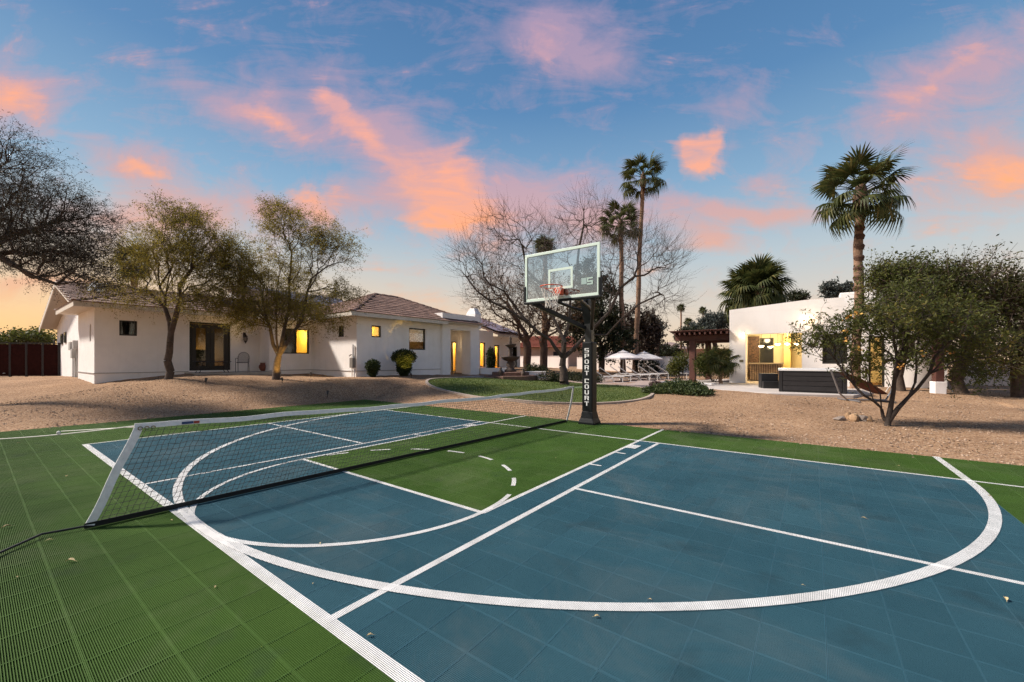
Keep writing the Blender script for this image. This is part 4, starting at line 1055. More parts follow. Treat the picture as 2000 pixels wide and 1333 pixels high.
for j in range(9):
    z = .5 + j * .05; w_ = .225 if z < .7 else .23 * math.sqrt(max(0, 1 - ((z - .7) / .25) ** 2)); mb2.tube([(-w_, .225 + .1 * (z - .47), z), (w_, .225 + .1 * (z - .47), z)], .0045, 4, False)
mb2.build('back_mesh', chm, ct)
# low dark table in front of the door
tx, ty = XW + 1.25, s_on(415, XW + 1.25)
tt = thing('patio_table', 'low dark metal table set in front of the french door', 'table', (tx, ty, FL - .06), math.radians(90))
dkm = material('table_iron', (.02, .018, .018), .5)
MB().lathe([(.72, .0), (.74, .012), (.72, .028), (.02, .028)], 28, (0, 0, .48), .55).build('top', dkm, tt)
for sx in (-1, 1):
    for sy in (-1, 1): MB().tube([(sx * .5, sy * .22, .48), (sx * .42, sy * .18, .25), (sx * .56, sy * .26, 0)], .016, 6).build('leg', dkm, tt)
MB().tube([(-.42, -.18, .25), (.42, .18, .25)], .012, 6).tube([(-.42, .18, .245), (.42, -.18, .245)], .012, 6).build('stretcher', dkm, tt)
# clay pot
pot = MB().lathe([(.10, 0), (.16, .06), (.205, .18), (.20, .28), (.14, .35), (.13, .38), (.165, .40), (.165, .42), (.12, .42), (.11, .34), (.02, .32)], 22)
o = pot.build('clay_pot', material('terracotta', (.20, .065, .04), .7, .2, 6), None, True)
o.location = (XW + .55, s_on(514.5, XW + .55), FL - .05); tag(o, 'round red clay pot at the foot of the house wall', 'pot')
# electrical box with conduit on the corner of the bedroom
ebx = x_on(688, Y3 - .1)
eb = thing('electrical_box', 'grey electrical box with white conduit on the house corner', 'electrical box', (ebx, Y3, hz(ebx, Y3 - .1)))
zb_ = zof(708, 19.9) - eb.location.z
MB().box((-.13, -.17, zb_ - .26), (.13, -.002, zb_ + .22)).build('box', material('box_grey', (.20, .18, .16), .6), eb, bevel=.01)
MB().tube([(-.08, -.06, .0), (-.08, -.06, zb_ - .26)], .03, 8).tube([(.09, -.06, 0), (.09, -.06, zb_ - .26)], .03, 8).build('conduit', white_paint, eb)
MB().tube([(.0, -.06, zb_ + .22), (.0, -.06, zb_ + .85)], .045, 8).build('riser', white_paint, eb)
MB().tube([(0, -.06, zb_ + .38), (-.22, -.06, zb_ + .36), (-.3, -.06, zb_ + .30)], .028, 7).build('elbow', MATS['box_grey'], eb)
# gate and fence at the far left
ga, gb_ = stand(-45, 23.6), stand(116, 24.0)
gt = thing('board_gate', 'dark red board gate standing beside the gable end of the house', 'gate', ga)
gd = gb_ - ga; gd.z = 0; L = gd.length; gu = gd.normalized()
gm = material('dark_red_boards', (.030, .007, .005), .85, .25, 6, .2, 20, spec=.1)
nbd = 5
for k in range(nbd):
    a_ = gu * (L * k / nbd + .005); b_ = gu * (L * (k + 1) / nbd - .005)
    for r_ in range(3):
        z_ = .08 + r_ * .615; m = MB(); m.beam(a_ + Vector((0, 0, z_ + .30)), b_ + Vector((0, 0, z_ + .30)), .05 + .012 * (r_ % 2), .635); m.build('board', gm, gt)
for k in range(nbd + 1):
    p = gu * (L * k / nbd); MB().box((p.x - .06, p.y - .06, -.3), (p.x + .06, p.y + .06, 2.02)).build('post', material('gate_steel', (.02, .018, .018), .5), gt)
MB().beam(Vector((0, 0, 2.0)), gu * L + Vector((0, 0, 2.0)), .07, .06).build('top_rail', MATS['gate_steel'], gt)
MB().lathe([(.05, 0), (.05, .02), (.03, .03)], 12, gu * (L * .345) + Vector((.02, -.06, .22))).build('reflector', material('white_reflector', (.8, .78, .7), .3), gt)

# ------------------------------------------------------------------ lawn, paving, patio
def area(points, name, mat, dz_, n_in=14):
    """Sheet that follows the ground inside an outline of plan points."""
    P = np.array([(p[0], p[1]) for p in points]); c = P.mean(0); m = len(P)
    V, Fq = [], []
    for k in range(n_in + 1):
        t = 1 - k / n_in
        Q = c + (P - c) * max(t, .004)
        Z = heights(Q[:, 0], Q[:, 1]) + dz_
        V += [(x, y, z) for (x, y), z in zip(Q, Z)]
    for k in range(n_in):
        for i in range(m): Fq.append((k * m + i, k * m + (i + 1) % m, (k + 1) * m + (i + 1) % m, (k + 1) * m + i))
    return np_obj(name, np.array(V), np.array(Fq), mat, smooth=True)
def spline(pts_, n=6, closed=True):
    out = []; m = len(pts_)
    for i in range(m if closed else m - 1):
        p0, p1, p2, p3 = [Vector(pts_[j % m if closed else min(max(j, 0), m - 1)][:2]) for j in (i - 1, i, i + 1, i + 2)]
        for k in range(n):
            t = k / n; out.append(.5 * ((2 * p1) + (p2 - p0) * t + (2 * p0 - 5 * p1 + 4 * p2 - p3) * t * t + (3 * p1 - p0 - 3 * p2 + p3) * t ** 3))
    return out
paver = material('mauve_paver', (.30, .225, .20), .85, vscale=1.5, col2=(.40, .32, .29), bump=.3, bscale=25)
lawn_px = [(836, 748), (850, 758), (900, 771), (960, 780), (1040, 787), (1120, 790), (1200, 788), (1252, 781), (1272, 770), (1258, 760), (1200, 754), (1120, 749), (1040, 743), (960, 740), (890, 740), (848, 742)]
lawn_pts = spline([ground(*p) for p in lawn_px], 5)
GRASS = material('lawn_green', (.046, .074, .009), .9, vscale=5, col2=(.090, .120, .018), bump=.6, bscale=90, detail=8)
pave_px = [(880, 739.0), (960, 741), (1040, 745), (1120, 751), (1200, 756), (1262, 763), (1278, 768), (1300, 757), (1340, 748), (1360, 741), (1250, 739), (1160, 739), (1080, 738), (1000, 735), (930, 734)]
o = area(spline([ground(*p) for p in pave_px], 4), 'pavement', paver, .012); tag(o, 'mauve paved walk curving between lawn and fountain', 'pavement', kind='structure')
o = area(lawn_pts, 'lawn', GRASS, .03); tag(o, 'dark green oval lawn behind the basketball hoop', 'lawn', kind='structure')
# concrete edging of the lawn
ed = MB(); L_ = [Vector((p.x, p.y, hz(p.x, p.y))) for p in lawn_pts]
for i in range(len(L_)):
    a, b = L_[i], L_[(i + 1) % len(L_)]; cc = sum(L_, Vector()) / len(L_)
    n_ = (a - cc).normalized() * .12; n2 = (b - cc).normalized() * .12; up = Vector((0, 0, .06)); dn = Vector((0, 0, -.1))
    ed.add([a + dn, b + dn, b + n2 + dn, a + n_ + dn, a + up, b + up, b + n2 + up, a + n_ + up], [(4, 5, 6, 7), (0, 4, 7, 3), (3, 7, 6, 2), (2, 6, 5, 1), (1, 5, 4, 0)])
o = ed.build('lawn_kerb', material('kerb_concrete', (.36, .29, .24), .9, .12, 6)); tag(o, 'tan concrete mow strip around the lawn', 'kerb', kind='structure')
# blades of grass
rs = np.random.RandomState(11)
LP = np.array([(p.x, p.y) for p in lawn_pts]); cc = LP.mean(0)
k_ = rs.randint(0, len(LP), 26000); t_ = np.sqrt(rs.rand(26000)); w_ = rs.rand(26000)
E1 = LP[k_] * (1 - w_)[:, None] + LP[(k_ + 1) % len(LP)] * w_[:, None]; B0 = cc + (E1 - cc) * t_[:, None] * .995
Z0 = np.concatenate([heights(B0[i:i + 3000, 0], B0[i:i + 3000, 1]) for i in range(0, 26000, 3000)]) + .025
an = rs.rand(26000) * 6.28; wd = .006 + .006 * rs.rand(26000); hh = .025 + .03 * rs.rand(26000)
V = np.stack([np.stack([B0[:, 0] - wd * np.cos(an), B0[:, 1] - wd * np.sin(an), Z0], -1), np.stack([B0[:, 0] + wd * np.cos(an), B0[:, 1] + wd * np.sin(an), Z0], -1),
              np.stack([B0[:, 0] + rs.uniform(-.02, .02, 26000), B0[:, 1] + rs.uniform(-.02, .02, 26000), Z0 + hh], -1)], 1).reshape(-1, 3)
o = np_obj('grass', V, np.arange(78000).reshape(-1, 3), leafmat('grass_blade', [(0.0, (.036, .066, .007)), (.5, (.07, .115, .012)), (1.0, (.18, .17, .035))], .2))
tag(o, 'short green grass of the lawn', 'grass', kind='stuff')

# pavilion patio slab
PZ = 0.33
poly = [place(px, d) for px, py, d in [(1362, 0, 24.5), (1375, 0, 17.3), (1500, 0, 14.75), (1668, 0, 13.9), (1760, 0, 17.0), (1640, 0, 22), (1480, 0, 27)]]
pat_m = material('pale_concrete', (.47, .42, .39), .85, .08, 1.2, .2, 40)
o = MB().prism(poly, -.1, PZ).build('patio', pat_m, None, bevel=.02); tag(o, 'pale concrete patio under the hot tub and pavilion', 'patio', kind='structure')

# ------------------------------------------------------------------ pavilion
YV = 15.13
pav = thing('pool_pavilion', 'white flat-roofed stucco pavilion with glowing open bar', 'pavilion', (4, YV, PZ))
PO = Vector((-4, -YV, 0))
vx0, vx1 = .93, 8.9
op0, op1 = x_on(1456, YV), x_on(1566, YV)
wn0, wn1 = x_on(1606, YV), x_on(1655, YV)
d20, d21 = x_on(1696, YV), x_on(1728, YV)
def pwall(a, b, z0, z1, th, holes, name='wall', mat=stucco_warm): return wall(pav, a, b, z0 - PZ, z1 - PZ, th, [(h[0], h[1], h[2] - PZ, h[3] - PZ) for h in holes], mat, name, off=PO)
_, fr = pwall((vx0, YV), (vx1, YV), .2, 4.16, .55, [(op0 - vx0, op1 - vx0, .2, 2.86), (wn0 - vx0, wn1 - vx0, 1.35, 2.75), (d20 - vx0, d21 - vx0, .34, 2.6)])
pwall((vx0, YV + 6.5), (vx0, YV + .55), .2, 4.16, .35, [])
pwall((vx1, YV + .55), (vx1, YV + 6.5), .2, 4.16, .35, [])
_, frb = pwall((vx0 + .35, YV + 4.6), (vx1 - .35, YV + 4.6), .2, 3.6, .2, [(x_on(1484, YV + 4.6) - vx0 - .35, x_on(1511, YV + 4.6) - vx0 - .35, 1.15, 2.85)], 'back_wall', material('cream_wall', (.74, .66, .46), .8))
MB().box(Vector((vx0 + .35, YV + .552, 3.1 - PZ)) + PO, Vector((vx1 - .35, YV + 4.598, 3.3 - PZ)) + PO).build('ceiling', material('cream_ceiling', (.72, .62, .42), .8), pav)
MB().box(Vector((vx0 + .05, YV + .552, 3.72 - PZ)) + PO, Vector((vx1 - .05, YV + 6.45, 3.84 - PZ)) + PO).build('roof', material('flat_roof', (.4, .38, .36), .9), pav)
# raised, softly rounded parapet over the opening
m = MB(); xs = [vx0 + .004 + (x_on(1650, YV) - vx0) * i / 20 for i in range(21)]
xr = x_on(1572, YV); top = [4.165 + .25 * min(1.0, (x - vx0) / (xr - vx0)) for x in xs]
vs = []
for x, z in zip(xs, top): vs += [Vector((x, YV - .003, 4.0 - PZ)) + PO, Vector((x, YV - .003, z - PZ)) + PO, Vector((x, YV + .40, z - PZ)) + PO, Vector((x, YV + .40, 4.0 - PZ)) + PO]
m.add(vs, [(4 * i + j, 4 * i + 4 + j, 4 * i + 4 + (j + 1) % 4, 4 * i + (j + 1) % 4) for i in range(20) for j in range(4)]); m.build('parapet', stucco_warm, pav)
# chimney block
c0, c1 = x_on(1640, YV + 1.2), x_on(1712, YV + 1.2)
MB().box(Vector((c0, YV + 1.2, 3.6 - PZ)) + PO, Vector((c1, YV + 2.2, 4.78 - PZ)) + PO).build('chimney', stucco_warm, pav, bevel=.04)
# window beside the opening, door further on
w = bars(fr, wn0 - vx0 + .004, wn1 - vx0 - .004, 1.354 - PZ, 2.746 - PZ, .07, .1, -.05, 'window', frame_dark, pav)
pane(fr, wn0 - vx0 + .05, wn1 - vx0 - .05, 1.4 - PZ, 2.7 - PZ, -.1, w, material('dark_pane', (.02, .022, .02), .08, spec=.7))
bars(fr, d20 - vx0 + .004, d21 - vx0 - .004, .345 - PZ, 2.596 - PZ, .08, .1, -.05, 'side_door', frame_dark, pav)
# interior: patterned screen, bar with slatted front, back counter
sx0, sx1 = x_on(1461, YV + 4.2), x_on(1483, YV + 4.2)
scr_m = material('mottled_screen', (.018, .010, .008), .6, vscale=11, col2=(.14, .075, .05), obj=False, detail=2)
MB().box(Vector((sx0, YV + 4.25, .34 - PZ)) + PO, Vector((sx1, YV + 4.35, 2.95 - PZ)) + PO).build('patterned_screen', scr_m, pav)
pwin = frb; hole0, hole1 = x_on(1484, YV + 4.6) - vx0 - .35, x_on(1511, YV + 4.6) - vx0 - .35
bars(frb, hole0 + .004, hole1 - .004, 1.154 - PZ, 2.846 - PZ, .05, .1, -.03, 'back_window', frame_dark, pav)
pane(frb, hole0 + .03, hole1 - .03, 1.2 - PZ, 2.8 - PZ, -.08, pav, MATS['dark_pane'])
b0, b1 = x_on(1462, YV + 2.6), x_on(1530, YV + 2.6)
bar_m = material('bar_dark_wood', (.06, .038, .03), .6)
MB().box(Vector((b0, YV + 2.5, 1.30 - PZ)) + PO, Vector((b1, YV + 3.1, 1.37 - PZ)) + PO).build('bar_top', material('bar_stone', (.30, .25, .2), .4), pav)
MB().box(Vector((b0 + .05, YV + 2.75, .34 - PZ)) + PO, Vector((b1 - .05, YV + 3.05, 1.30 - PZ)) + PO).build('bar_front', bar_m, pav)
for k in range(14):
    x = b0 + .1 + (b1 - b0 - .2) * k / 13
    MB().box(Vector((x - .035, YV + 2.70, .40 - PZ)) + PO, Vector((x + .035, YV + 2.748, 1.28 - PZ)) + PO).build('bar_slat', material('bar_slat_wood', (.22, .16, .13), .6), pav)
MB().box(Vector((x_on(1512, YV + 3.9), YV + 3.9, .34 - PZ)) + PO, Vector((x_on(1535, YV + 3.9), YV + 4.3, 1.05 - PZ)) + PO).build('counter', material('counter_white', (.7, .66, .6), .5), pav)
# inner pier dividing the bar from the passage
q0, q1 = x_on(1531, YV + 3.2), x_on(1544, YV + 3.2)
MB().box(Vector((q0, YV + 3.2, .34 - PZ)) + PO, Vector((q1, YV + 4.55, 3.1 - PZ)) + PO).build('inner_pier', material('ochre_wall', (.74, .56, .22), .8), pav)
# house number plate and outlet on the left pier
MB().box(Vector((x_on(1448, YV) - .09, YV - .02, 1.42 - PZ)) + PO, Vector((x_on(1448, YV) + .09, YV - .003, 1.54 - PZ)) + PO).build('plate', material('olive_plate', (.16, .14, .07), .5), pav)
# eave floodlights
for k, (px, py) in enumerate(((1452, 651), (1577, 620))):
    c = Vector((x_on(px, YV - .1), YV, 0)); d_ = (c.y - .1 - CAM[1]) * CS + (c.x - CAM[0]) * SN; c.z = zof(py, d_) - PZ; c = c + PO
    f = MB(); f.cbox(c + Vector((0, -.06, .02)), (.12, .12, .10)); f.build('floodlight', white_paint, pav, bevel=.01)
    MB().lathe([(.015, 0), (.05, -.03), (.055, -.07), (.03, -.10), (.004, -.11)], 12, c + Vector((0, -.12, -.02))).build('bulb', material('lit_bulb', (1, .9, .7), .4, emit=(1, .72, .34, 12)), pav, True)
    lamp('flood', 'POINT', c + Vector((0, -.32, -.12)), 3.5 if k == 0 else 5, (1.0, .70, .36), .08, pav)
lamp('bar_light', 'POINT', Vector((x_on(1535, YV + 1.9), YV + 1.9, 2.85 - PZ)) + PO, 150, (1.0, .77, .40), .15, pav)
lamp('bar_light', 'POINT', Vector((x_on(1490, YV + 3.2), YV + 3.5, 2.75 - PZ)) + PO, 20, (1.0, .80, .48), .15, pav)
lamp('passage_light', 'POINT', Vector((x_on(1712, YV + 1.4), YV + 1.4, 2.6 - PZ)) + PO, 25, (1.0, .66, .22), .15, pav)
# five pendant lamps
pm = material('opal_glass', (.9, .85, .7), .4, emit=(1, .80, .46, 5.5))
for k, (px, py, nm) in enumerate(((1487, 676, 'first'), (1505, 677, 'second'), (1519, 672, 'third'), (1538, 671, 'fourth'), (1557, 671, 'fifth'))):
    dY = YV + 2.3 - .25 * (k > 2); x = x_on(px, dY); d_ = (dY - CAM[1]) * CS + (x - CAM[0]) * SN; z = zof(py, d_)
    t = thing('pendant_lamp', f'opal bowl pendant lamp over the bar, {nm} from the patterned screen', 'lamp', (x, dY, z), 0, 'pendant lamps over the pavilion bar')
    MB().lathe([(.01, -.10), (.08, -.075), (.135, -.02), (.14, .0), (.13, .005)], 18).build('bowl', pm, t, True)
    MB().lathe([(.142, .0), (.145, .02), (.06, .05), (.02, .07)], 18).build('cap', brz, t, True)
    MB().tube([(0, 0, .06), (0, 0, 3.1 - z)], .008, 5).build('rod', brz, t)

# ------------------------------------------------------------------ hot tub and steps
sa, sb = place(1521, 15.4), place(1655, 14.29)
sv_ = Vector((sb[0] - sa[0], sb[1] - sa[1], 0)); SL = sv_.length; rot = math.atan2(sv_.y, sv_.x)
spa = thing('hot_tub', 'dark square hot tub with white rim on the patio', 'hot tub', (sa[0], sa[1], PZ), rot)
cab = material('spa_cabinet', (.014, .013, .014), .5, .15, 6)
MB().box((.03, .03, .0), (SL - .03, 2.2, .80)).build('cabinet', cab, spa, bevel=.02)
for k in range(4):
    MB().box((.14, .012, .07 + k * .18), (SL - .14, .028, .23 + k * .18)).build('side_panel', material('spa_panel', (.020, .018, .019), .5, .2, 5), spa, bevel=.006)
    MB().box((.012, .14, .07 + k * .18), (.028, 2.08, .23 + k * .18)).build('side_panel', MATS['spa_panel'], spa, bevel=.006)
for x in (0, SL - .12): MB().box((x, 0, .01), (x + .12, .12, .80)).build('corner_post', cab, spa, bevel=.015)
rimw = MB(); o_ = [(-.02, -.02), (SL + .02, -.02), (SL + .02, 2.25), (-.02, 2.25)]; i_ = [(.25, .25), (SL - .25, .25), (SL - .25, 1.98), (.25, 1.98)]
vs = [(x, y, .80) for x, y in o_] + [(x, y, .87) for x, y in o_] + [(x, y, .87) for x, y in i_] + [(x, y, .45) for x, y in i_]
rimw.add(vs, [(i, (i + 1) % 4, 4 + (i + 1) % 4, 4 + i) for i in range(4)] + [(4 + i, 4 + (i + 1) % 4, 8 + (i + 1) % 4, 8 + i) for i in range(4)] + [(8 + i, 8 + (i + 1) % 4, 12 + (i + 1) % 4, 12 + i) for i in range(4)] + [(12, 13, 14, 15)])
rimw.build('rim', material('spa_shell', (.74, .73, .72), .25, coat=.3), spa, bevel=.015)
MB().box((.252, .252, .60), (SL - .252, 1.978, .72)).build('water', material('spa_water', (.10, .25, .30), .05), spa)
xs0, xs1 = place(1487, 17.4), place(1520, 17.2)
sv2 = Vector((xs1[0] - xs0[0], xs1[1] - xs0[1], 0))
stp = thing('spa_step', 'black storage step beside the hot tub', 'step', (xs0[0], xs0[1], PZ), math.atan2(sv2.y, sv2.x))
MB().box((0, 0, 0), (sv2.length, .5, .62)).build('upper_box', cab, stp, bevel=.015); MB().box((.02, -.25, 0), (sv2.length - .02, -.003, .30)).build('lower_tread', cab, stp, bevel=.015)

# ------------------------------------------------------------------ pergola
pg = thing('pergola', 'red-brown timber pergola attached to the white pavilion', 'pergola', (-1.0, 15.6, 0))
red = material('red_timber', (.095, .034, .024), .6, .25, 3, .3, 25)
G = Vector((1.0, -15.6, 0)); pxp, pyp = place(1353, 22.9)
for x, y in ((pxp, pyp), (pxp, pyp + 4.2)):
    MB().box(Vector((x - .16, y - .16, .0)) + G, Vector((x + .16, y + .16, 2.62)) + G).build('post', red, pg, bevel=.02)
for y in (pyp, pyp + 4.2): MB().box(Vector((pxp - .95, y - .09, 2.62)) + G, Vector((vx0 - .01, y + .09, 2.92)) + G).build('beam', red, pg, bevel=.015)
for k in range(11):
    x = pxp - .8 + (vx0 - .1 - pxp + .8) * k / 10; MB().box(Vector((x - .04, pyp - .7, 2.922)) + G, Vector((x + .04, pyp + 4.9, 3.06)) + G).build('joist', red, pg)
for k in range(14):
    y = pyp - .6 + 5.4 * k / 13; MB().box(Vector((pxp - 1.05, y - .025, 3.062)) + G, Vector((vx0 - .01, y + .025, 3.13)) + G).build('batten', red, pg)
MB().box(Vector((pxp - 1.1, pyp - .75, 3.132)) + G, Vector((vx0 - .01, pyp + 4.95, 3.16)) + G).build('cover', material('pergola_cover', (.12, .04, .03), .7), pg)

# ------------------------------------------------------------------ fountain with planter walls
fp = stand(997, 24.2)
fo = thing('fountain', 'tiered brown stone fountain with two bowls on a brick plinth', 'fountain', fp)
stn = material('fountain_stone', (.085, .058, .045), .8, .3, 8, .4, 20)
brk = material('plinth_brick', (.20, .115, .085), .85, .2, 6, .4, 16)
oct_ = lambda r: [(r * math.cos(PI / 8 + k * PI / 4), r * math.sin(PI / 8 + k * PI / 4)) for k in range(8)]
MB().prism(oct_(1.65), -.2, .22).build('lower_plinth', brk, fo, bevel=.02); MB().prism(oct_(1.15), .22, .42).build('upper_plinth', brk, fo, bevel=.02)
MB().lathe([(.34, .42), (.36, .50), (.24, .60), (.20, .72), (.26, .86), (.20, .98), (.17, 1.05)], 20).build('pedestal', stn, fo, True)
MB().lathe([(.12, 1.02), (.30, 1.08), (.48, 1.18), (.56, 1.30), (.57, 1.34), (.52, 1.33), (.3, 1.24), (.05, 1.22)], 24).build('lower_bowl', stn, fo, True)
MB().lathe([(.13, 1.22), (.16, 1.4), (.10, 1.55), (.15, 1.7), (.10, 1.86)], 16).build('column', stn, fo, True)
MB().lathe([(.08, 1.84), (.2, 1.90), (.33, 2.0), (.36, 2.09), (.32, 2.08), (.15, 2.0), (.03, 2.0)], 24).build('upper_bowl', stn, fo, True)
MB().lathe([(.07, 2.0), (.10, 2.15), (.06, 2.28), (.09, 2.4), (.04, 2.5), (.01, 2.62)], 14).build('finial', stn, fo, True)
for px, d_, lb in ((978, 23.2, 'brown urn finial on the plinth edge nearer the house door'), (1022, 23.2, 'brown urn finial on the plinth edge nearer the bare trees')):
    p = stand(px, d_); t = MB().lathe([(.10, 0), (.12, .12), (.07, .2), (.15, .36), (.13, .46), (.05, .55), (.07, .62), (.01, .72)], 14).build('urn', stn, None, True); t.location = (p.x, p.y, p.z); tag(t, lb, 'urn', 'urns by the fountain')
def low_wall(a, b, h, name, label, th=.35, mat=stucco, grp=None, z=None):
    a, b = Vector(a), Vector(b); t = thing(name, label, 'wall', a, 0, grp); d = b - a; d.z = 0
    m = MB(); k = 8; zz = [hz(*(a + d * (i / k)).to_2d()) for i in range(k + 1)]; n_ = Vector((-d.y, d.x, 0)).normalized() * th / 2
    top = max(zz) + h if z is None else z
    vs = []
    for i in range(k + 1):
        p = d * (i / k); vs += [p + n_ + Vector((0, 0, zz[i] - a.z - .3)), p - n_ + Vector((0, 0, zz[i] - a.z - .3)), p - n_ + Vector((0, 0, top - a.z)), p + n_ + Vector((0, 0, top - a.z))]
    m.add(vs, [(4 * i + j, 4 * i + 4 + j, 4 * i + 4 + (j + 1) % 4, 4 * i + (j + 1) % 4) for i in range(k) for j in range(4)] + [(0, 1, 2, 3), (4 * k + 3, 4 * k + 2, 4 * k + 1, 4 * k)])
    m.build('wall_body', mat, t)
    MB().beam(Vector((0, 0, top - a.z + .03)), d + Vector((0, 0, top - a.z + .03)), th + .06, .055).build('coping', mat, t, bevel=.01)
    return t
low_wall(stand(937, 26.6), stand(1001, 27.5), .32, 'planter_wall', 'low white planter wall between portico and fountain')
low_wall(stand(1010, 26.0), stand(1066, 26.2), .30, 'planter_wall', 'low white planter wall between fountain and bare tree trunks')
low_wall(stand(1283, 19.6), stand(1330, 21.2), .16, 'planter_wall', 'short white curb wall behind the green mound')
low_wall(stand(1352, 19.6), stand(1392, 19.0), .10, 'planter_wall', 'short white curb wall at the foot of the pergola post')
# garden walls at the back
gw = material('garden_wall_stucco', (.86, .78, .73), .85, .05, .8, .3, 30)
def far_wall(px0, d0, px1, d1, top_y, label): return low_wall(stand(px0, d0), stand(px1, d1), 1.6, 'garden_wall', label, .25, gw, 'white garden walls', z=zof(top_y, (d0 + d1) / 2))
far_wall(1012, 43.5, 1110, 39.8, 697, 'white garden wall below the red-roofed neighbour')
far_wall(1128, 39.2, 1236, 35.8, 699, 'white garden wall behind the palms and loungers')
far_wall(1240, 35.7, 1352, 33, 698.5, 'white garden wall behind the spiky agave')
far_wall(1865, 20, 2050, 17.0, 707, 'white garden wall under the trees beside the yard')
# ------------------------------------------------------------------ loungers and parasols
wm_ = material('lounger_white', (.74, .73, .71), .4); slg = material('lounger_sling', (.30, .25, .23), .8, .08, 6)
def make_lounger():
    t = thing('sun_lounger', 'x', 'sun lounger', (0, 0, 0), 0, 'sun loungers in a row by the pool walk')
    for sy in (-.33, .33):
        MB().tube([(-.05, sy, .36), (.2, sy, .37), (1.25, sy, .37), (1.28, sy, .36)], .026, 6).build('side_rail', wm_, t)
        MB().tube([(0, sy, .36), (-.72, sy, .88)], .024, 6).build('back_rail', wm_, t)
        MB().tube([(-.62, sy, .0), (-.52, sy, .20), (-.3, sy, .33), (.2, sy, .34), (.55, sy, .22), (.68, sy, 0)], .024, 6).build('leg', wm_, t)
        MB().tube([(1.16, sy, .36), (1.18, sy, 0)], .024, 6).build('leg', wm_, t)
    MB().tube([(1.17, -.33, .06), (1.17, .33, .06)], .02, 6).build('foot_bar', wm_, t)
    MB().cbox((.62, 0, .385), (1.25, .62, .015)).build('seat', slg, t)
    R = Matrix.Rotation(math.atan2(.52, .72), 3, 'Y'); MB().cbox((-.36, 0, .635), (.88, .62, .015), R).build('backrest', slg, t)
    return t
lng = make_lounger()
spots = [(1178, 25.6), (1194, 26.1), (1213, 27.4), (1230, 26.4), (1246, 26.8), (1268, 27.5), (1286, 27.6), (1304, 28.0)]
names = ['first', 'second', 'third', 'fourth', 'fifth', 'sixth', 'seventh', 'last']
lr = YAW - .18
for k, (px, d_) in enumerate(spots):
    t = lng if k == 0 else copy_tree(lng)
    p = stand(px, d_); t.location = p + Vector((0, 0, .01)); t.rotation_euler = (0, 0, lr)
    t['label'] = f'white-framed sling sun lounger, {names[k]} in the row from the hoop pole' if k < 7 else 'white-framed sling sun lounger, last in the row towards the pergola'
cv = material('parasol_canvas', (.80, .74, .72), .8, .04, 5)
for px, d_, ph, lb in ((1217, 29.5, 1.74, 'white canvas parasol in front of the slimmer palm trunk'), (1258, 31.0, 1.66, 'white canvas parasol farther from the hoop pole')):
    p = stand(px, d_); t = thing('parasol', lb, 'parasol', p, .2, 'parasols over the loungers')
    MB().tube([(0, 0, .05), (0, 0, ph + .12)], .028, 8).build('pole', wm_, t); MB().lathe([(.30, 0), (.30, .06), (.06, .09), (.05, .3)], 20).build('base', material('parasol_base', (.3, .28, .27), .8), t)
    m = MB(); n = 16; R0 = 1.35
    rings = [(0, ph + .08), (.35, ph - .0), (.8, ph - .14), (R0, ph - .38), (R0, ph - .50)]
    vs = []
    for i, (r, z) in enumerate(rings):
        for j in range(n): vs.append((r * (1 if j % 2 == 0 else .955) * math.cos(j * 2 * PI / n), r * (1 if j % 2 == 0 else .955) * math.sin(j * 2 * PI / n), z + (.04 if (i == 4 and j % 2) else 0)))
    m.add(vs, [(i * n + j, i * n + (j + 1) % n, (i + 1) * n + (j + 1) % n, (i + 1) * n + j) for i in range(4) for j in range(n)]); m.build('canopy', cv, t)
    MB().lathe([(.42, -.01), (.2, .07), (.03, .14), (.01, .2)], 12, (0, 0, ph + .03)).build('vent_cap', cv, t)
    for j in range(8): a = j * PI / 4; MB().tube([(.03 * math.cos(a), .03 * math.sin(a), ph + .02), (R0 * .97 * math.cos(a), R0 * .97 * math.sin(a), ph - .42)], .01, 4).build('rib', wm_, t)

# ------------------------------------------------------------------ neighbours and hill
nb_ = stand(1058, 56)
nh_ = thing('neighbour_house', 'low tan neighbour house with red tile roof behind the wall', 'house', nb_, YAW)
MB().box((-3.5, 0, -.3), (7, 8, 2.7)).build('wall', material('neighbour_tan', (.42, .30, .24), .9, .1, 1), nh_)
rt = material('red_roof_tile', (.26, .075, .045), .8, .25, 5, .6, 9)
m = MB(); m.add([(-4, -.6, 2.6), (7.6, -.6, 2.6), (7.6, 8.6, 2.6), (-4, 8.6, 2.6), (-1, 4, 4.4), (4.6, 4, 4.4)], [(0, 1, 5, 4), (1, 2, 5), (2, 3, 4, 5), (3, 0, 4), (0, 3, 2, 1)]); m.build('roof', rt, nh_)
for k in range(9):
    z = 2.62 + k * .2; y = -.6 + (z - 2.6) / 1.8 * 4.6; xa = -4 + (z - 2.6) / 1.8 * 3; xb = 7.6 - (z - 2.6) / 1.8 * 3
    MB().beam((xa, y - .03, z + .02), (xb, y - .03, z + .02), .2, .06).build('tile_course', rt, nh_)
MB().box((1.6, -.04, .9), (2.8, -.004, 2.0)).build('window', material('dark_pane2', (.03, .03, .035), .1), nh_)
ob_ = stand(1330, 60)
tb = thing('far_building', 'flat-roofed terracotta building beyond the garden wall', 'building', ob_, YAW)
MB().box((-1.8, 0, -.5), (9, 8, zof(683, 60) - ob_.z)).build('wall', material('terracotta_wall', (.40, .22, .14), .9, .06, .7), tb); MB().box((-1.9, -.1, zof(683, 60) - ob_.z), (9.1, 8.1, zof(683, 60) - ob_.z + .12)).build('parapet_cap', material('terracotta_cap', (.46, .27, .18), .9), tb)
ob_ = stand(1285, 62); tb = thing('far_building', 'small tan building corner among trees beyond the wall', 'building', ob_, YAW)
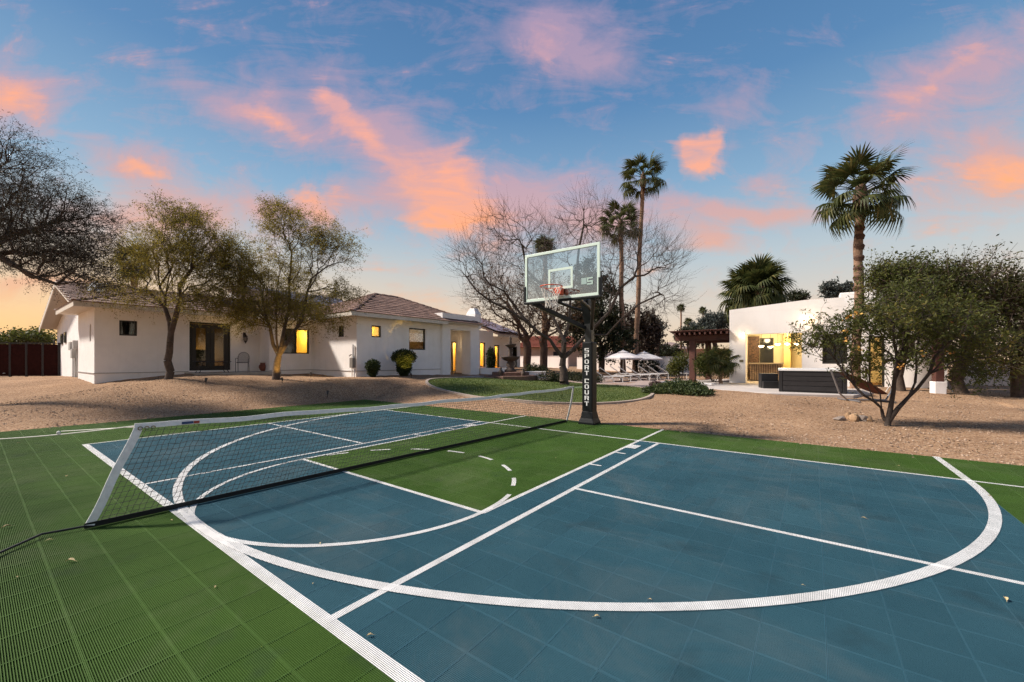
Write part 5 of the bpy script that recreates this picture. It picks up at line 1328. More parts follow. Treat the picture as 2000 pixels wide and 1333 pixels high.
MB().box((-1.2, 0, -.5), (1.4, 4, zof(687, 62) - ob_.z)).build('wall', MATS['neighbour_tan'], tb); MB().box((-1.3, -.1, zof(687, 62) - ob_.z), (1.5, 4.1, zof(687, 62) - ob_.z + .1)).build('parapet_cap', MATS['terracotta_cap'], tb)
hv, hf = [], []; hc = place(1297, 700); rs = np.random.RandomState(4); n1, n2 = 40, 16
ux = Vector((CS, -SN, 0)); uy = Vector((SN, CS, 0))
prof = lambda s: 27 * math.exp(-((s - .15) / .85) ** 2) + 13 * math.exp(-((s + 2.2) / 1.4) ** 2) + 10 * math.exp(-((s - 2.6) / 1.4) ** 2) + 3 * math.sin(5 * s) * math.exp(-s * s / 6)
for j in range(n2 + 1):
    for i in range(n1 + 1):
        s = (i / n1 - .5) * 9; t = (j / n2 - .5) * 2
        p = Vector((hc[0], hc[1], 0)) + ux * s * 45 + uy * t * 120
        hv.append((p.x, p.y, -2 + (prof(s) + rs.uniform(-.6, .6) + 4) * (1 - abs(t) ** 1.5)))
hf = [(j * (n1 + 1) + i, j * (n1 + 1) + i + 1, (j + 1) * (n1 + 1) + i + 1, (j + 1) * (n1 + 1) + i) for j in range(n2) for i in range(n1)]
o = np_obj('hill', np.array(hv), np.array(hf), material('hill_rock', (.20, .145, .135), .95, .25, .03), smooth=True); tag(o, 'low purple-brown desert hill on the horizon', 'hill', kind='structure')

# ------------------------------------------------------------------ hammock, post, rocks, spotlights
hp = place(1632, 13.2)
hm = thing('hammock', 'rust-red hammock on a grey metal stand under the yellow-flowered tree', 'hammock', (hp[0], hp[1], hz(*hp)), YAW - .1)
hcol = material('hammock_red', (.10, .035, .028), .85, .2, 5); hst = material('hammock_stand', (.28, .28, .29), .4, metal=.6)
vs = []
for i in range(15):
    t = i / 14; w_ = .16 + .42 * math.sin(PI * t) ** .7; x = .15 + t * 1.35; z = .95 - .55 * math.sin(PI * t * .6) - .2 * t
    for j in range(5): v = j / 4 * 2 - 1; vs.append((x, v * w_ * .7, z + .16 * v * v * math.sin(PI * t)))
MB().add(vs, [(i * 5 + j, i * 5 + j + 1, (i + 1) * 5 + j + 1, (i + 1) * 5 + j) for i in range(14) for j in range(4)]).build('sling', hcol, hm, True)
MB().tube([(-.15, 0, 1.02), (.12, 0, .25), (.35, 0, .04), (1.5, 0, .04), (1.65, 0, .3), (1.8, 0, .8)], .028, 8).build('stand', hst, hm)
for x in (.4, 1.4): MB().tube([(x, -.5, .03), (x, .5, .03)], .026, 6).build('foot', hst, hm)
MB().tube([(-.15, 0, 1.02), (.16, 0, .94)], .01, 5).tube([(1.8, 0, .8), (1.5, 0, .30)], .01, 5).build('cord', MATS['white_rope'], hm)
pp = stand(1832, 14.4)
ps = thing('gate_post', 'dark timber post on a white stucco pier at the pavilion end', 'post', pp, .3)
MB().box((-.16, -.16, -.3), (.16, .16, .42)).build('pier', stucco, ps, bevel=.015); MB().box((-.12, -.12, .42), (.12, .12, 2.3)).build('timber', red, ps, bevel=.01)
pp = stand(1861, 15.2)
ps = thing('hose_bib_stand', 'thin white pipe frame beside the white wall end', 'pipe', pp, YAW)
MB().tube([(-.16, 0, .62), (.0, 0, .62), (.0, 0, -.1)], .022, 7).build('pipe', white_paint, ps)
rk = [material('rock_grey', (.26, .21, .18), .9, .3, 6, .6, 12), material('rock_tan', (.33, .21, .12), .9, .3, 6, .6, 12)]
def rock(px, py, w_, h_, k, label):
    p = ground(px, py); q = random.Random(k); b_ = bmesh.new(); bmesh.ops.create_icosphere(b_, subdivisions=2, radius=1)
    for v in b_.verts:
        f = 1 + .28 * math.sin(v.co.x * 3.1 + k) * math.cos(v.co.y * 2.7 + k * 2) + q.uniform(-.1, .1)
        v.co = Vector((v.co.x * w_ * f, v.co.y * w_ * .7 * f, max(v.co.z, -.35) * h_ * f))
    me = bpy.data.meshes.new('rock'); b_.to_mesh(me); b_.free(); me.materials.append(rk[k % 2]); o = bpy.data.objects.new('rock', me); link(o); o.location = p + Vector((0, 0, h_ * .25)); o.rotation_euler = (0, 0, k * 1.3 + YAW); tag(o, label, 'rock', 'rocks beside the yellow-flowered tree')
rock(1640, 821, .14, .07, 0, 'flat grey rock at the outer end of the rock pile'); rock(1657, 818, .09, .12, 5, 'upright dark rock in the pile'); rock(1668, 822, .15, .14, 1, 'tan rounded rock in the middle of the pile')
rock(1682, 822, .15, .11, 2, 'grey rock leaning on the tan rock'); rock(1697, 823, .10, .09, 3, 'small tan rock nearest the tree stems'); rock(1815, 835, .10, .03, 7, 'flat tan stone in the gravel right of the tree')
def spotlight(p, label, aim=None, pw=0, spot=50):
    t = thing('garden_spotlight', label, 'garden light', p, 0, 'garden spotlights in the gravel')
    MB().tube([(0, 0, -.1), (0, 0, .14)], .012, 6).build('stake', brz, t)
    d = (Vector(aim) - p).normalized() if aim is not None else Vector((-.4, .3, .8)).normalized()
    h = Vector((0, 0, .17)); MB().tube([h - d * .07, h + d * .02, h + d * .06], [.03, .04, .048], 10).build('head', brz, t)
    if pw: lamp('spot_lamp', 'SPOT', h + d * .075, pw, (1.0, .60, .13), .03, t, aim=h + d, spot=spot, blend=.6)
T2 = stand(539, 16.8)
spotlight(ground(402, 752), 'small dark spotlight in open gravel before the french door')
spotlight(ground(607, 738), 'small dark spotlight in gravel under the lit window')
spotlight(ground(640, 776), 'small dark spotlight in the gravel near the court')
spotlight(stand(803, 18.8), 'small dark spotlight by the clipped round shrub', stand(790, 20.2) + Vector((0, 0, .75)), 190, 40)
spotlight(stand(551, 15.9), 'small dark spotlight lighting the trunk before the lit window', T2 + Vector((.02, 0, .75)), 110, 58)

# ------------------------------------------------------------------ vegetation
def tubes_np(A, B, ra, rb, n):
    """Tapered prisms between point arrays A and B."""
    D = B - A; L = np.linalg.norm(D, axis=1, keepdims=True) + 1e-9; D = D / L
    ref = np.where(np.abs(D[:, 2:3]) < .9, np.array([[0, 0, 1.0]]), np.array([[1.0, 0, 0]]))
    U = np.cross(D, ref); U /= np.linalg.norm(U, axis=1, keepdims=True) + 1e-9; W_ = np.cross(D, U)
    t = np.arange(n) * 2 * np.pi / n
    ring = U[:, None] * np.cos(t)[None, :, None] + W_[:, None] * np.sin(t)[None, :, None]
    V = np.concatenate([A[:, None] + ring * ra[:, None, None], B[:, None] + ring * rb[:, None, None]], 1).reshape(-1, 3)
    j = np.arange(n); f = np.stack([j, (j + 1) % n, n + (j + 1) % n, n + j], -1)
    return V, (f[None] + (np.arange(len(A)) * 2 * n)[:, None, None]).reshape(-1, 4)
def join(parts):
    V, Fq, k = [], [], 0
    for v, f in parts: V.append(v); Fq.append(f + k); k += len(v)
    return np.vstack(V), np.vstack(Fq)
def rand_dirs(rs, n, up=0.0):
    v = rs.normal(size=(n, 3)); v[:, 2] += up; return v / (np.linalg.norm(v, axis=1, keepdims=True) + 1e-9)
def leaves_np(rs, C, size, ratio, up=0.3, dirs=None):
    """Rhombic leaves at points C."""
    n = len(C); u = rand_dirs(rs, n, up) if dirs is None else dirs
    w = np.cross(u, rand_dirs(rs, n)); w /= np.linalg.norm(w, axis=1, keepdims=True) + 1e-9
    s = size * (0.6 + .8 * rs.rand(n, 1))
    V = np.stack([C, C + u * s * .5 + w * s * ratio * .5, C + u * s, C + u * s * .5 - w * s * ratio * .5], 1).reshape(-1, 3)
    return V, np.arange(4 * n).reshape(-1, 4)
def grow(rs, trunks, blobs, n, base_r, tip_r, alpha=.45, angle=.5, shell=0.0, flare=1.0):
    """Limbs: every target point in the crown is tied to the cheapest node already standing."""
    P, par, path = [], [], []
    for tr in trunks:
        tr = [np.array(q, float) for q in tr]
        start = None
        if P:
            dd = np.linalg.norm(np.array(P) - tr[0], axis=1); start = int(dd.argmin())
        prev = start if start is not None else -1
        for k, q in enumerate(tr):
            if k == 0 and start is not None: continue
            P.append(q); par.append(prev); path.append(0 if prev < 0 else path[prev] + np.linalg.norm(q - P[prev])); prev = len(P) - 1
    ntr = len(P)
    wts = np.array([b[2] for b in blobs], float); wts /= wts.sum()
    T = []
    for (c, r, _), w in zip(blobs, wts):
        m = int(n * w) + 1; d = rand_dirs(rs, m); q = (shell + (1 - shell) * rs.rand(m, 1)) ** .5
        T.append(np.array(c) + d * q * np.array(r))
    T = np.vstack(T); nodes = np.array(P)
    T = T[np.argsort([np.linalg.norm(nodes - t, axis=1).min() for t in T])]
    P = list(P)
    arr = np.zeros((ntr + len(T), 3)); arr[:ntr] = nodes; pl = np.zeros(ntr + len(T)); pl[:ntr] = path
    dirs = np.zeros((ntr + len(T), 3)); dirs[:, 2] = 1
    for i in range(ntr):
        if par[i] >= 0: d = arr[i] - arr[par[i]]; dirs[i] = d / (np.linalg.norm(d) + 1e-9)
    skip = max(1, ntr // 6)
    for k, t in enumerate(T):
        m = ntr + k; D = t - arr[:m]; L = np.linalg.norm(D, axis=1) + 1e-6
        cost = L * (1 + angle * (1 - (D * dirs[:m]).sum(1) / L)) + alpha * pl[:m]
        cost[0] += 50
        j = int(cost.argmin()); arr[m] = t; par.append(j); pl[m] = pl[j] + L[j]; dirs[m] = D[j] / L[j]
    N = len(arr); par = np.array(par); cnt = np.zeros(N); kids = np.zeros(N, int)
    for i in range(N - 1, -1, -1):
        if kids[i] == 0: cnt[i] = 1
        if par[i] >= 0: cnt[par[i]] += cnt[i]; kids[par[i]] += 1
    rad = tip_r * cnt ** (math.log(base_r / tip_r) / math.log(max(2.0, cnt[0])))
    rad[:len(trunks[0])] *= np.linspace(flare, 1.0, len(trunks[0]))
    return arr, par, rad, kids
def limb_mesh(rs, arr, par, rad, jit=.06):
    k = np.where(par >= 0)[0]; A, B = arr[par[k]], arr[k]; ra = np.minimum(rad[par[k]], rad[k] * 1.5); rb = rad[k]
    M = (A + B) / 2 + rs.normal(size=A.shape) * np.linalg.norm(B - A, axis=1, keepdims=True) * jit
    M[:, 2] -= np.linalg.norm(B - A, axis=1) * jit * .5
    rm = (ra + rb) / 2
    out = []
    big = rb > .03
    for sel, n in ((big, 7), (~big, 4)):
        if sel.any(): out += [tubes_np(A[sel], M[sel], ra[sel], rm[sel], n), tubes_np(M[sel], B[sel], rm[sel] * 1.02, rb[sel], n)]
    return join(out)
def twig_mesh(rs, C, D, length, r0, per, droop=0.0, spread=.6):
    """Fine two-step twigs at points C leaving roughly along D; returns mesh and points along them."""
    C2 = np.repeat(C, per, 0); D2 = np.repeat(D, per, 0) + rs.normal(size=(len(C) * per, 3)) * spread
    D2 /= np.linalg.norm(D2, axis=1, keepdims=True) + 1e-9
    L = length * (.5 + rs.rand(len(C2), 1)); M = C2 + D2 * L * .5; D3 = D2 + rs.normal(size=D2.shape) * .3; D3[:, 2] -= droop; D3 /= np.linalg.norm(D3, axis=1, keepdims=True)
    E_ = M + D3 * L * .5
    r = np.full(len(C2), r0)
    mesh = join([tubes_np(C2, M, r, r * .75, 3), tubes_np(M, E_, r * .75, r * .35, 3)])
    return mesh, (C2, M, E_)
def along(rs, seg, m):
    A, M, B = seg; t = rs.rand(len(A), m, 1); p = np.where(t < .5, A[:, None] + (M - A)[:, None] * t * 2, M[:, None] + (B - M)[:, None] * (t * 2 - 1))
    return p.reshape(-1, 3)
bark_dark = material('dark_bark', (.050, .036, .028), .95, vscale=9, col2=(.115, .082, .062), bump=.8, bscale=22)
bark_grey = material('grey_bark', (.048, .034, .027), .95, vscale=7, col2=(.105, .076, .060), bump=.6, bscale=22)
LF_MESQ = leafmat('mesquite_leaf', [(0.0, (.12, .095, .016)), (.4, (.20, .16, .026)), (.7, (.27, .215, .036)), (1.0, (.33, .25, .06))], .5)
LF_MESQ_D = leafmat('dark_mesquite_leaf', [(0.0, (.020, .020, .012)), (.5, (.040, .036, .018)), (1.0, (.075, .052, .026))], .2)  # dark brown leaf tone of the big mesquite
LF_DARK = leafmat('evergreen_leaf', [(0.0, (.014, .020, .008)), (.5, (.026, .034, .012)), (.85, (.045, .050, .018)), (1.0, (.10, .062, .022))], .15)
LF_TEC = leafmat('bells_leaf', [(0.0, (.040, .054, .012)), (.5, (.080, .096, .020)), (.85, (.13, .135, .030)), (1.0, (.20, .16, .04))], .4)
LF_BOX = leafmat('clipped_leaf', [(0.0, (.012, .022, .006)), (.5, (.026, .042, .010)), (1.0, (.055, .070, .018))], .2)
LF_DRY = leafmat('dry_crown_leaf', [(0.0, (.09, .045, .018)), (.5, (.15, .08, .03)), (1.0, (.22, .14, .05))], .3)
LF_GREY = leafmat('far_leaf', [(0.0, (.040, .050, .045)), (.5, (.065, .078, .070)), (1.0, (.10, .11, .095))], .2)  # grey-green leaves of the eucalyptus and the trees above the pergola

def tree(name, label, cat, base, trunks, blobs, n, base_r, tip_r, leaf, seed, leaves=0, lsize=.09, lratio=.35, twig=(.5, .006, 4), droop=.3, bark=bark_dark, group=None, alpha=.45, angle=.5, shell=0.0, updir=.0, spread=.6, lspread=.0, flare=1.0):
    rs = np.random.RandomState(seed)
    t = thing(name, label, cat, base, 0, group)
    arr, par, rad, kids = grow(rs, trunks, blobs, n, base_r, tip_r, alpha, angle, shell, flare)
    ends = np.where((kids <= 1) & (par >= 0) & (np.arange(len(par)) >= sum(len(q) for q in trunks)))[0]
    C = arr[ends]; D = C - arr[par[ends]]; D /= np.linalg.norm(D, axis=1, keepdims=True) + 1e-9; D[:, 2] += updir
    limb = limb_mesh(rs, arr, par, rad)
    tm, seg = twig_mesh(rs, C, D, twig[0], twig[1], twig[2], droop, spread)
    off = np.array(base)
    np_obj('trunk', limb[0] - off, limb[1], bark, t, True)
    o = np_obj('twigs', tm[0] - off, tm[1], bark, t); o['kind'] = 'stuff'
    if leaves:
        pts_ = along(rs, seg, leaves); pts_ = pts_ + rs.normal(size=pts_.shape) * lspread
        lv = leaves_np(rs, pts_, lsize, lratio, -.2)
        np_obj('crown', lv[0] - off, lv[1], leaf, t)
    return t
def P3(px, py, d): return tuple(pt(px, py, d))
def blob_(px, py, d, rpx, rpy, w=1.0, rd=None):
    k = d / FPX; rr_ = rd if rd is not None else rpx * k * .9
    return (P3(px, py, d), (max(rpx * k, rr_) * .5 + rpx * k * .5, max(rpx * k, rr_) * .5 + rpx * k * .5, rpy * k), w)

# mesquite by the french door
b0 = stand(328, 15.3)
tree('mesquite_tree', 'slim dark-trunked mesquite in front of the french door', 'tree', b0,
     [[b0 - Vector((0, 0, .1)), P3(327, 705, 15.3), P3(331, 688, 15.3), P3(334, 650, 15.25)], [P3(334, 650, 15.25), P3(322, 600, 15.3), P3(312, 560, 15.3)], [P3(334, 650, 15.25), P3(350, 590, 15.1), P3(372, 530, 15.1)], [P3(322, 600, 15.3), P3(285, 565, 15.3), P3(240, 555, 15.5)], [P3(312, 560, 15.3), P3(325, 500, 15.4)]],
     [blob_(370, 490, 15.2, 70, 65, 2.2), blob_(440, 520, 15.2, 50, 60, 1.3), blob_(310, 500, 15.4, 55, 50, .6), blob_(250, 510, 15.5, 45, 45, .35), blob_(350, 430, 15.3, 55, 22, .5), blob_(400, 580, 15, 70, 30, .9), blob_(300, 575, 15.4, 60, 25, .4), blob_(225, 560, 15.6, 40, 35, .3)],
     900, .10, .0050, LF_MESQ, 21, flare=1.35, leaves=24, lsize=.066, lratio=.30, twig=(.62, .0030, 4), droop=.75, lspread=.05)
# mesquite with lit trunk
b0 = stand(539, 16.8)
tree('mesquite_tree', 'wide mesquite with a lamp-lit trunk before the bright window', 'tree', b0,
     [[b0 - Vector((0, 0, .1)), P3(540, 725, 16.8), P3(545, 695, 16.8)], [P3(545, 695, 16.8), P3(528, 640, 16.7), P3(512, 580, 16.7), P3(490, 520, 16.7)], [P3(545, 695, 16.8), P3(556, 640, 16.8), P3(565, 560, 16.9), P3(570, 490, 17)], [P3(545, 695, 16.8), P3(580, 640, 16.6), P3(600, 570, 16.6), P3(640, 520, 16.6)], [P3(545, 695, 16.8), P3(540, 630, 16.9), P3(545, 540, 17)], [P3(600, 570, 16.6), P3(640, 560, 16.4), P3(680, 555, 16.4)]],
     [blob_(565, 450, 16.9, 55, 48, 1.1), blob_(640, 480, 16.7, 55, 50, 1.2), blob_(560, 540, 16.9, 80, 50, 1.4), blob_(480, 530, 16.7, 45, 60, 1.0), blob_(545, 600, 16.5, 95, 45, 2.6), blob_(660, 570, 16.4, 35, 28, .5), blob_(610, 620, 16.3, 60, 25, .7), blob_(480, 610, 16.4, 45, 30, .7), blob_(545, 420, 17, 28, 22, .3)],
     1050, .115, .0050, LF_MESQ, 22, flare=1.5, leaves=24, lsize=.068, lratio=.30, twig=(.62, .0030, 4), droop=.7, lspread=.05)
# big mesquite reaching in from beyond the frame
b0 = stand(-190, 12.2)
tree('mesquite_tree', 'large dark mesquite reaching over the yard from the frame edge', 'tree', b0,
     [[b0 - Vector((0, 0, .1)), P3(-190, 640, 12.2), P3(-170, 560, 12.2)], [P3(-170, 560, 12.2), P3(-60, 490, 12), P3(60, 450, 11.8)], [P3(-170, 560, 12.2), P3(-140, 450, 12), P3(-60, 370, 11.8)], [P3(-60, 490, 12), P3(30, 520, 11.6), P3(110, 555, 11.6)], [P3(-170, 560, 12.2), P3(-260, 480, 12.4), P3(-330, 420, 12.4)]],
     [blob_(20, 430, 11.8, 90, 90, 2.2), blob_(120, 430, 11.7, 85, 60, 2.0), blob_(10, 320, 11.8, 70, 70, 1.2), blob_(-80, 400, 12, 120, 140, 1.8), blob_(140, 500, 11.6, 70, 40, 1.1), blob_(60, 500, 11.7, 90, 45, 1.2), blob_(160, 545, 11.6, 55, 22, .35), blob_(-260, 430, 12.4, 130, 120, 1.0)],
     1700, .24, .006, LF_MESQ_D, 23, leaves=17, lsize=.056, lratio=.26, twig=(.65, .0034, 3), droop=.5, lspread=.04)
# bare spreading tree on the lawn
b0 = stand(1104, 20.8)
tree('bare_tree', 'large leafless multi-trunk tree on the lawn behind the hoop', 'tree', b0,
     [[b0 - Vector((0, 0, .1)), P3(1102, 728, 20.8), P3(1100, 700, 20.8)], [P3(1100, 700, 20.8), P3(1075, 665, 20.6), P3(1030, 630, 20.4), P3(985, 570, 20.2)], [P3(1100, 700, 20.8), P3(1090, 640, 20.9), P3(1060, 560, 21), P3(1020, 480, 21)], [P3(1100, 700, 20.8), P3(1112, 630, 21), P3(1125, 540, 21.2), P3(1140, 440, 21.2)], [P3(1100, 700, 20.8), P3(1140, 660, 20.8), P3(1190, 610, 20.6), P3(1240, 540, 20.4)], [P3(1140, 660, 20.8), P3(1185, 655, 20.5), P3(1215, 622, 20.2), P3(1290, 575, 20)], [P3(1030, 630, 20.4), P3(960, 590, 20), P3(910, 540, 20)]],
     [blob_(985, 470, 20.4, 70, 75, 1.3), blob_(920, 510, 20.2, 42, 45, .6), blob_(1070, 470, 21, 70, 60, .9), blob_(1150, 440, 21, 55, 60, 1.0), blob_(1240, 490, 20.6, 60, 60, .9), blob_(1300, 520, 20.2, 42, 55, .7), blob_(1290, 590, 20, 50, 30, .4), blob_(950, 560, 20, 50, 50, .6), blob_(1030, 570, 20.6, 60, 50, .7), blob_(1190, 540, 20.7, 60, 50, .6)],
     1700, .15, .0058, None, 24, flare=1.75, twig=(.95, .0046, 3), droop=-.35, bark=bark_grey, updir=.35, spread=.38, alpha=.25, angle=.9)
# two brown trees by the fountain
for k, (px, d_, lb, bl) in enumerate(((1030, 30, 'bare brown tree with a few dry leaves behind the fountain', [blob_(985, 600, 29.5, 60, 50, 1.2), blob_(1030, 630, 30, 50, 35, 1), blob_(960, 560, 29.5, 40, 40, .5)]), (1062, 31, 'bare brown tree standing between the fountain tree and the lawn tree', [blob_(1075, 620, 31, 55, 45, 1), blob_(1050, 560, 31, 55, 50, .8), blob_(1110, 600, 31, 35, 60, .6)]))):
    b0 = stand(px, d_); tree('bare_tree', lb, 'tree', b0, [[b0 - Vector((0, 0, .1)), P3(px, 690, d_), P3(px - 2, 668, d_)]], bl, 420, .30, .010, LF_DRY, 30 + k, leaves=3, lsize=.13, lratio=.5, twig=(.9, .008, 3), droop=-.1, bark=material('brown_bark', (.085, .050, .035), .95, .3, 8, .6, 20), alpha=.3)
# dark evergreens behind the hoop
def evergreen(px, d_, bl, n, seed, label, leaf=LF_DARK, ls=.20, m=20, name='evergreen_tree', grp='evergreen trees behind the pool walk', lr_=.55, tr=.25):
    b0 = stand(px, d_); c0 = bl[0][0]
    return tree(name, label, 'tree', b0, [[b0 - Vector((0, 0, .1)), Vector((b0.x, b0.y, b0.z + 1.2)), (Vector(c0) + b0) / 2]], bl, n, tr, .010, leaf, seed, leaves=m, lsize=ls, lratio=lr_, twig=(.7, .009, 3), droop=.1, group=grp, lspread=.10)
evergreen(1176, 33, [blob_(1170, 610, 33, 45, 70, 1.5), blob_(1150, 560, 33, 32, 50, .8), blob_(1190, 670, 33, 45, 35, .9), blob_(1125, 640, 33, 30, 45, .6)], 420, 41, 'tall dark olive evergreen straight behind the hoop pole')
evergreen(1258, 38, [blob_(1262, 650, 38, 30, 40, 1.2), blob_(1240, 680, 38, 40, 28, .7), blob_(1225, 640, 38, 28, 45, .6)], 300, 42, 'dark maroon-brown evergreen behind the two palms', leafmat('maroon_leaf', [(0, (.022, .014, .012)), (.5, (.040, .024, .018)), (1, (.06, .045, .022))], .15))
evergreen(1298, 48, [blob_(1300, 690, 48, 28, 14, 1)], 90, 44, 'small round tree below the hill')
evergreen(1270, 50, [blob_(1275, 690, 50, 18, 16, 1)], 80, 46, 'small dark tree beside the tan building corner')
evergreen(1282, 45, [blob_(1283, 645, 45, 11, 18, 1)], 60, 45, 'slim grey-green eucalyptus beside the dark evergreens', LF_GREY, .22, 10)
evergreen(1395, 44, [blob_(1400, 632, 44, 28, 18, 1.2), blob_(1370, 645, 44, 35, 16, .8)], 220, 47, 'grey-green trees showing above the pergola', LF_GREY, .22, 14)
evergreen(1340, 42, [blob_(1350, 660, 42, 26, 16, 1)], 120, 48, 'dark bushy tree behind the pergola edge')
evergreen(1620, 40, [blob_(1628, 573, 40, 16, 18, 1), blob_(1655, 572, 40, 14, 18, .8)], 120, 49, 'blue-grey eucalyptus above the pavilion roof', LF_GREY, .24, 14)
evergreen(1555, 42, [blob_(1556, 584, 42, 13, 9, 1)], 50, 50, 'dark tree tip peeking over the pavilion parapet')
evergreen(60, 34, [blob_(60, 662, 34, 45, 13, 1.2), blob_(20, 668, 34, 30, 8, .6)], 150, 51, 'olive desert tree behind the dark red gate', LF_TEC, .2, 14, grp=None)
LF_COR = leafmat('corner_leaf', [(0.0, (.028, .034, .010)), (.5, (.060, .066, .016)), (.85, (.105, .10, .026)), (1.0, (.17, .12, .04))], .4)
# right-hand thicket
evergreen(1760, 15.5, [blob_(1775, 560, 15.5, 55, 45, 1.3), blob_(1725, 545, 15.7, 25, 20, .2), blob_(1800, 620, 15, 70, 50, 1.2)], 520, 52, 'tall airy dark tree rising behind the yellow-flowered tree', LF_TEC, .11, 16, 'broadleaf_tree', 'trees beside the pavilion end', .4, .16)
evergreen(1880, 14.8, [blob_(1875, 555, 14.8, 70, 42, 1.4), blob_(1905, 615, 14.6, 75, 55, 1.6), blob_(1830, 590, 14.8, 45, 45, .9), blob_(1880, 690, 14.4, 55, 35, .7)], 520, 53, 'dense dark tree filling the yard corner', LF_COR, .10, 12, 'broadleaf_tree', 'trees beside the pavilion end', .42, .2)
evergreen(1990, 13.8, [blob_(1990, 600, 13.8, 45, 62, 1.5), blob_(2050, 590, 13.8, 70, 80, 1.2), blob_(1970, 690, 13.6, 45, 42, .9)], 430, 54, 'dark tree at the frame edge beside the garden wall', LF_COR, .10, 12, 'broadleaf_tree', 'trees beside the pavilion end', .42, .2)
# multi-stemmed flowering tree in the near gravel
b0 = stand(1733, 9.25)
ft = tree('flowering_tree', 'multi-stemmed green tree with scattered yellow flowers on the gravel', 'tree', b0,
     [[b0 - Vector((0, 0, .1)), P3(1734, 826, 9.25)], [P3(1734, 826, 9.25), P3(1745, 765, 9.2), P3(1752, 700, 9.1), P3(1745, 630, 9.0)], [P3(1734, 826, 9.25), P3(1775, 775, 9.2), P3(1815, 730, 9.1), P3(1850, 670, 9.0)], [P3(1734, 826, 9.25), P3(1722, 800, 9.3), P3(1708, 785, 9.3), P3(1670, 755, 9.4), P3(1630, 700, 9.5)], [P3(1775, 775, 9.2), P3(1790, 720, 9.3), P3(1795, 660, 9.4)], [P3(1752, 760, 9.2), P3(1757, 720, 9.3), P3(1738, 690, 9.3), P3(1700, 660, 9.3)]],
     [blob_(1740, 620, 9.1, 70, 55, 2.0), blob_(1830, 640, 9.1, 75, 60, 2.0), blob_(1660, 660, 9.5, 60, 45, 1.1), blob_(1600, 660, 9.6, 45, 42, .7), blob_(1690, 720, 9.4, 40, 40, .6), blob_(1910, 660, 9.0, 60, 55, 1.0), blob_(1760, 700, 9.2, 60, 22, .6), blob_(1890, 720, 9.0, 50, 35, .6), blob_(1690, 640, 9.4, 35, 15, .2), blob_(1790, 570, 9.2, 50, 28, .6)],
     800, .060, .0040, LF_TEC, 61, leaves=9, lsize=.078, lratio=.32, twig=(.30, .0028, 3), droop=.35, alpha=.35, bark=material('stem_bark', (.045, .033, .026), .9, .3, 10, .5, 25), lspread=.02)
rs = np.random.RandomState(62); fm = material('yellow_flower', (.55, .34, .06), .7, vscale=9, col2=(.50, .22, .06))
for k in range(12):
    c = np.array(P3(rs.uniform(1640, 1960), rs.uniform(580, 720), 8.6 + .5 * rs.rand())); q = c + rs.normal(size=(9, 3)) * .03
    lv = leaves_np(rs, q, .06, .6, .5); np_obj('flower', lv[0] - np.array(b0), lv[1], fm, ft)

# ---- shrubs
def shrub(name, label, base, shape, n, lsize, leaf, seed, ratio=.5, group=None, cat='shrub', inner=.55, stems=6, kind=None):
    """shape: list of (dx,dy,dz centre, rx,ry,rz). Leaves fill the outer part of each lobe."""
    rs = np.random.RandomState(seed); t = thing(name, label, cat, base, 0, group)
    C = []
    for cx, cy, cz, rx, ry, rz in shape:
        d = rand_dirs(rs, n); r = (inner + (1 - inner) * rs.rand(n, 1) ** .7) * (1 + .10 * np.sin(d[:, :1] * 7 + seed) * np.cos(d[:, 2:] * 6))
        C.append(np.array((cx, cy, cz)) + d * r * np.array((rx, ry, rz)))
    C = np.vstack(C); C = C[C[:, 2] > .01]
    lv = leaves_np(rs, C, lsize, ratio, .3); np_obj('crown', lv[0], lv[1], leaf, t)
    A, B = [], []
    for k in range(stems):
        sh = shape[k % len(shape)]; A.append((rs.uniform(-.06, .06), rs.uniform(-.06, .06), -.05)); B.append((sh[0] + rs.uniform(-.5, .5) * sh[3], sh[1] + rs.uniform(-.5, .5) * sh[4], sh[2] + rs.uniform(-.2, .5) * sh[5]))
    v = tubes_np(np.array(A), np.array(B), np.full(stems, .018), np.full(stems, .006), 5); np_obj('stem', v[0], v[1], bark_dark, t)
    return t
b0 = stand(728, 19.2); shrub('clipped_shrub', 'small dark cone-clipped shrub against the white bedroom wall', b0, [(0, 0, .52, .34, .34, .30), (0, 0, .3, .24, .24, .3)], 2600, .07, LF_BOX, 70)
b0 = stand(789, 20.3); shrub('clipped_shrub', 'larger clipped shrub with a lamp-lit patch under the wide window', b0, [(0, 0, .95, .62, .6, .38), (0, 0, .48, .38, .38, .5)], 5200, .075, LF_BOX, 71)
b0 = stand(959, 28.5); shrub('clipped_shrub', 'tall narrow clipped shrub beside the glowing glazed door', b0, [(0, 0, .85, .33, .33, .9)], 3000, .10, LF_BOX, 72)
b0 = ground(1330, 779); b0 = stand(1325, 15.4)
shrub('ground_cover', 'low spreading green mound at the edge of the gravel', b0, [(0, 0, .10, 1.05, .85, .34), (-.7, -.35, .04, .6, .5, .2), (.6, -.2, .05, .75, .6, .22), (.1, .5, .12, .9, .6, .4)], 5200, .075, leafmat('mound_leaf', [(0, (.022, .036, .010)), (.5, (.045, .068, .018)), (1, (.085, .10, .03))], .2), 73, cat='ground cover', inner=.3, stems=10)
b0 = stand(1282, 17.6); shrub('dry_shrub', 'small purple-brown dry shrub beside the lawn corner', b0, [(0, 0, .16, .32, .3, .2)], 1500, .06, leafmat('purple_leaf', [(0, (.05, .028, .028)), (1, (.12, .07, .06))], .15), 74)
b0 = stand(1395, 22.0); shrub('broad_shrub', 'tall loose olive shrub under the pergola', b0, [(0, 0, 1.3, .9, .8, .8), (.5, .2, .9, .6, .6, .6), (-.5, 0, 1.0, .6, .5, .7)], 2600, .10, LF_TEC, 75, inner=.15, stems=9)
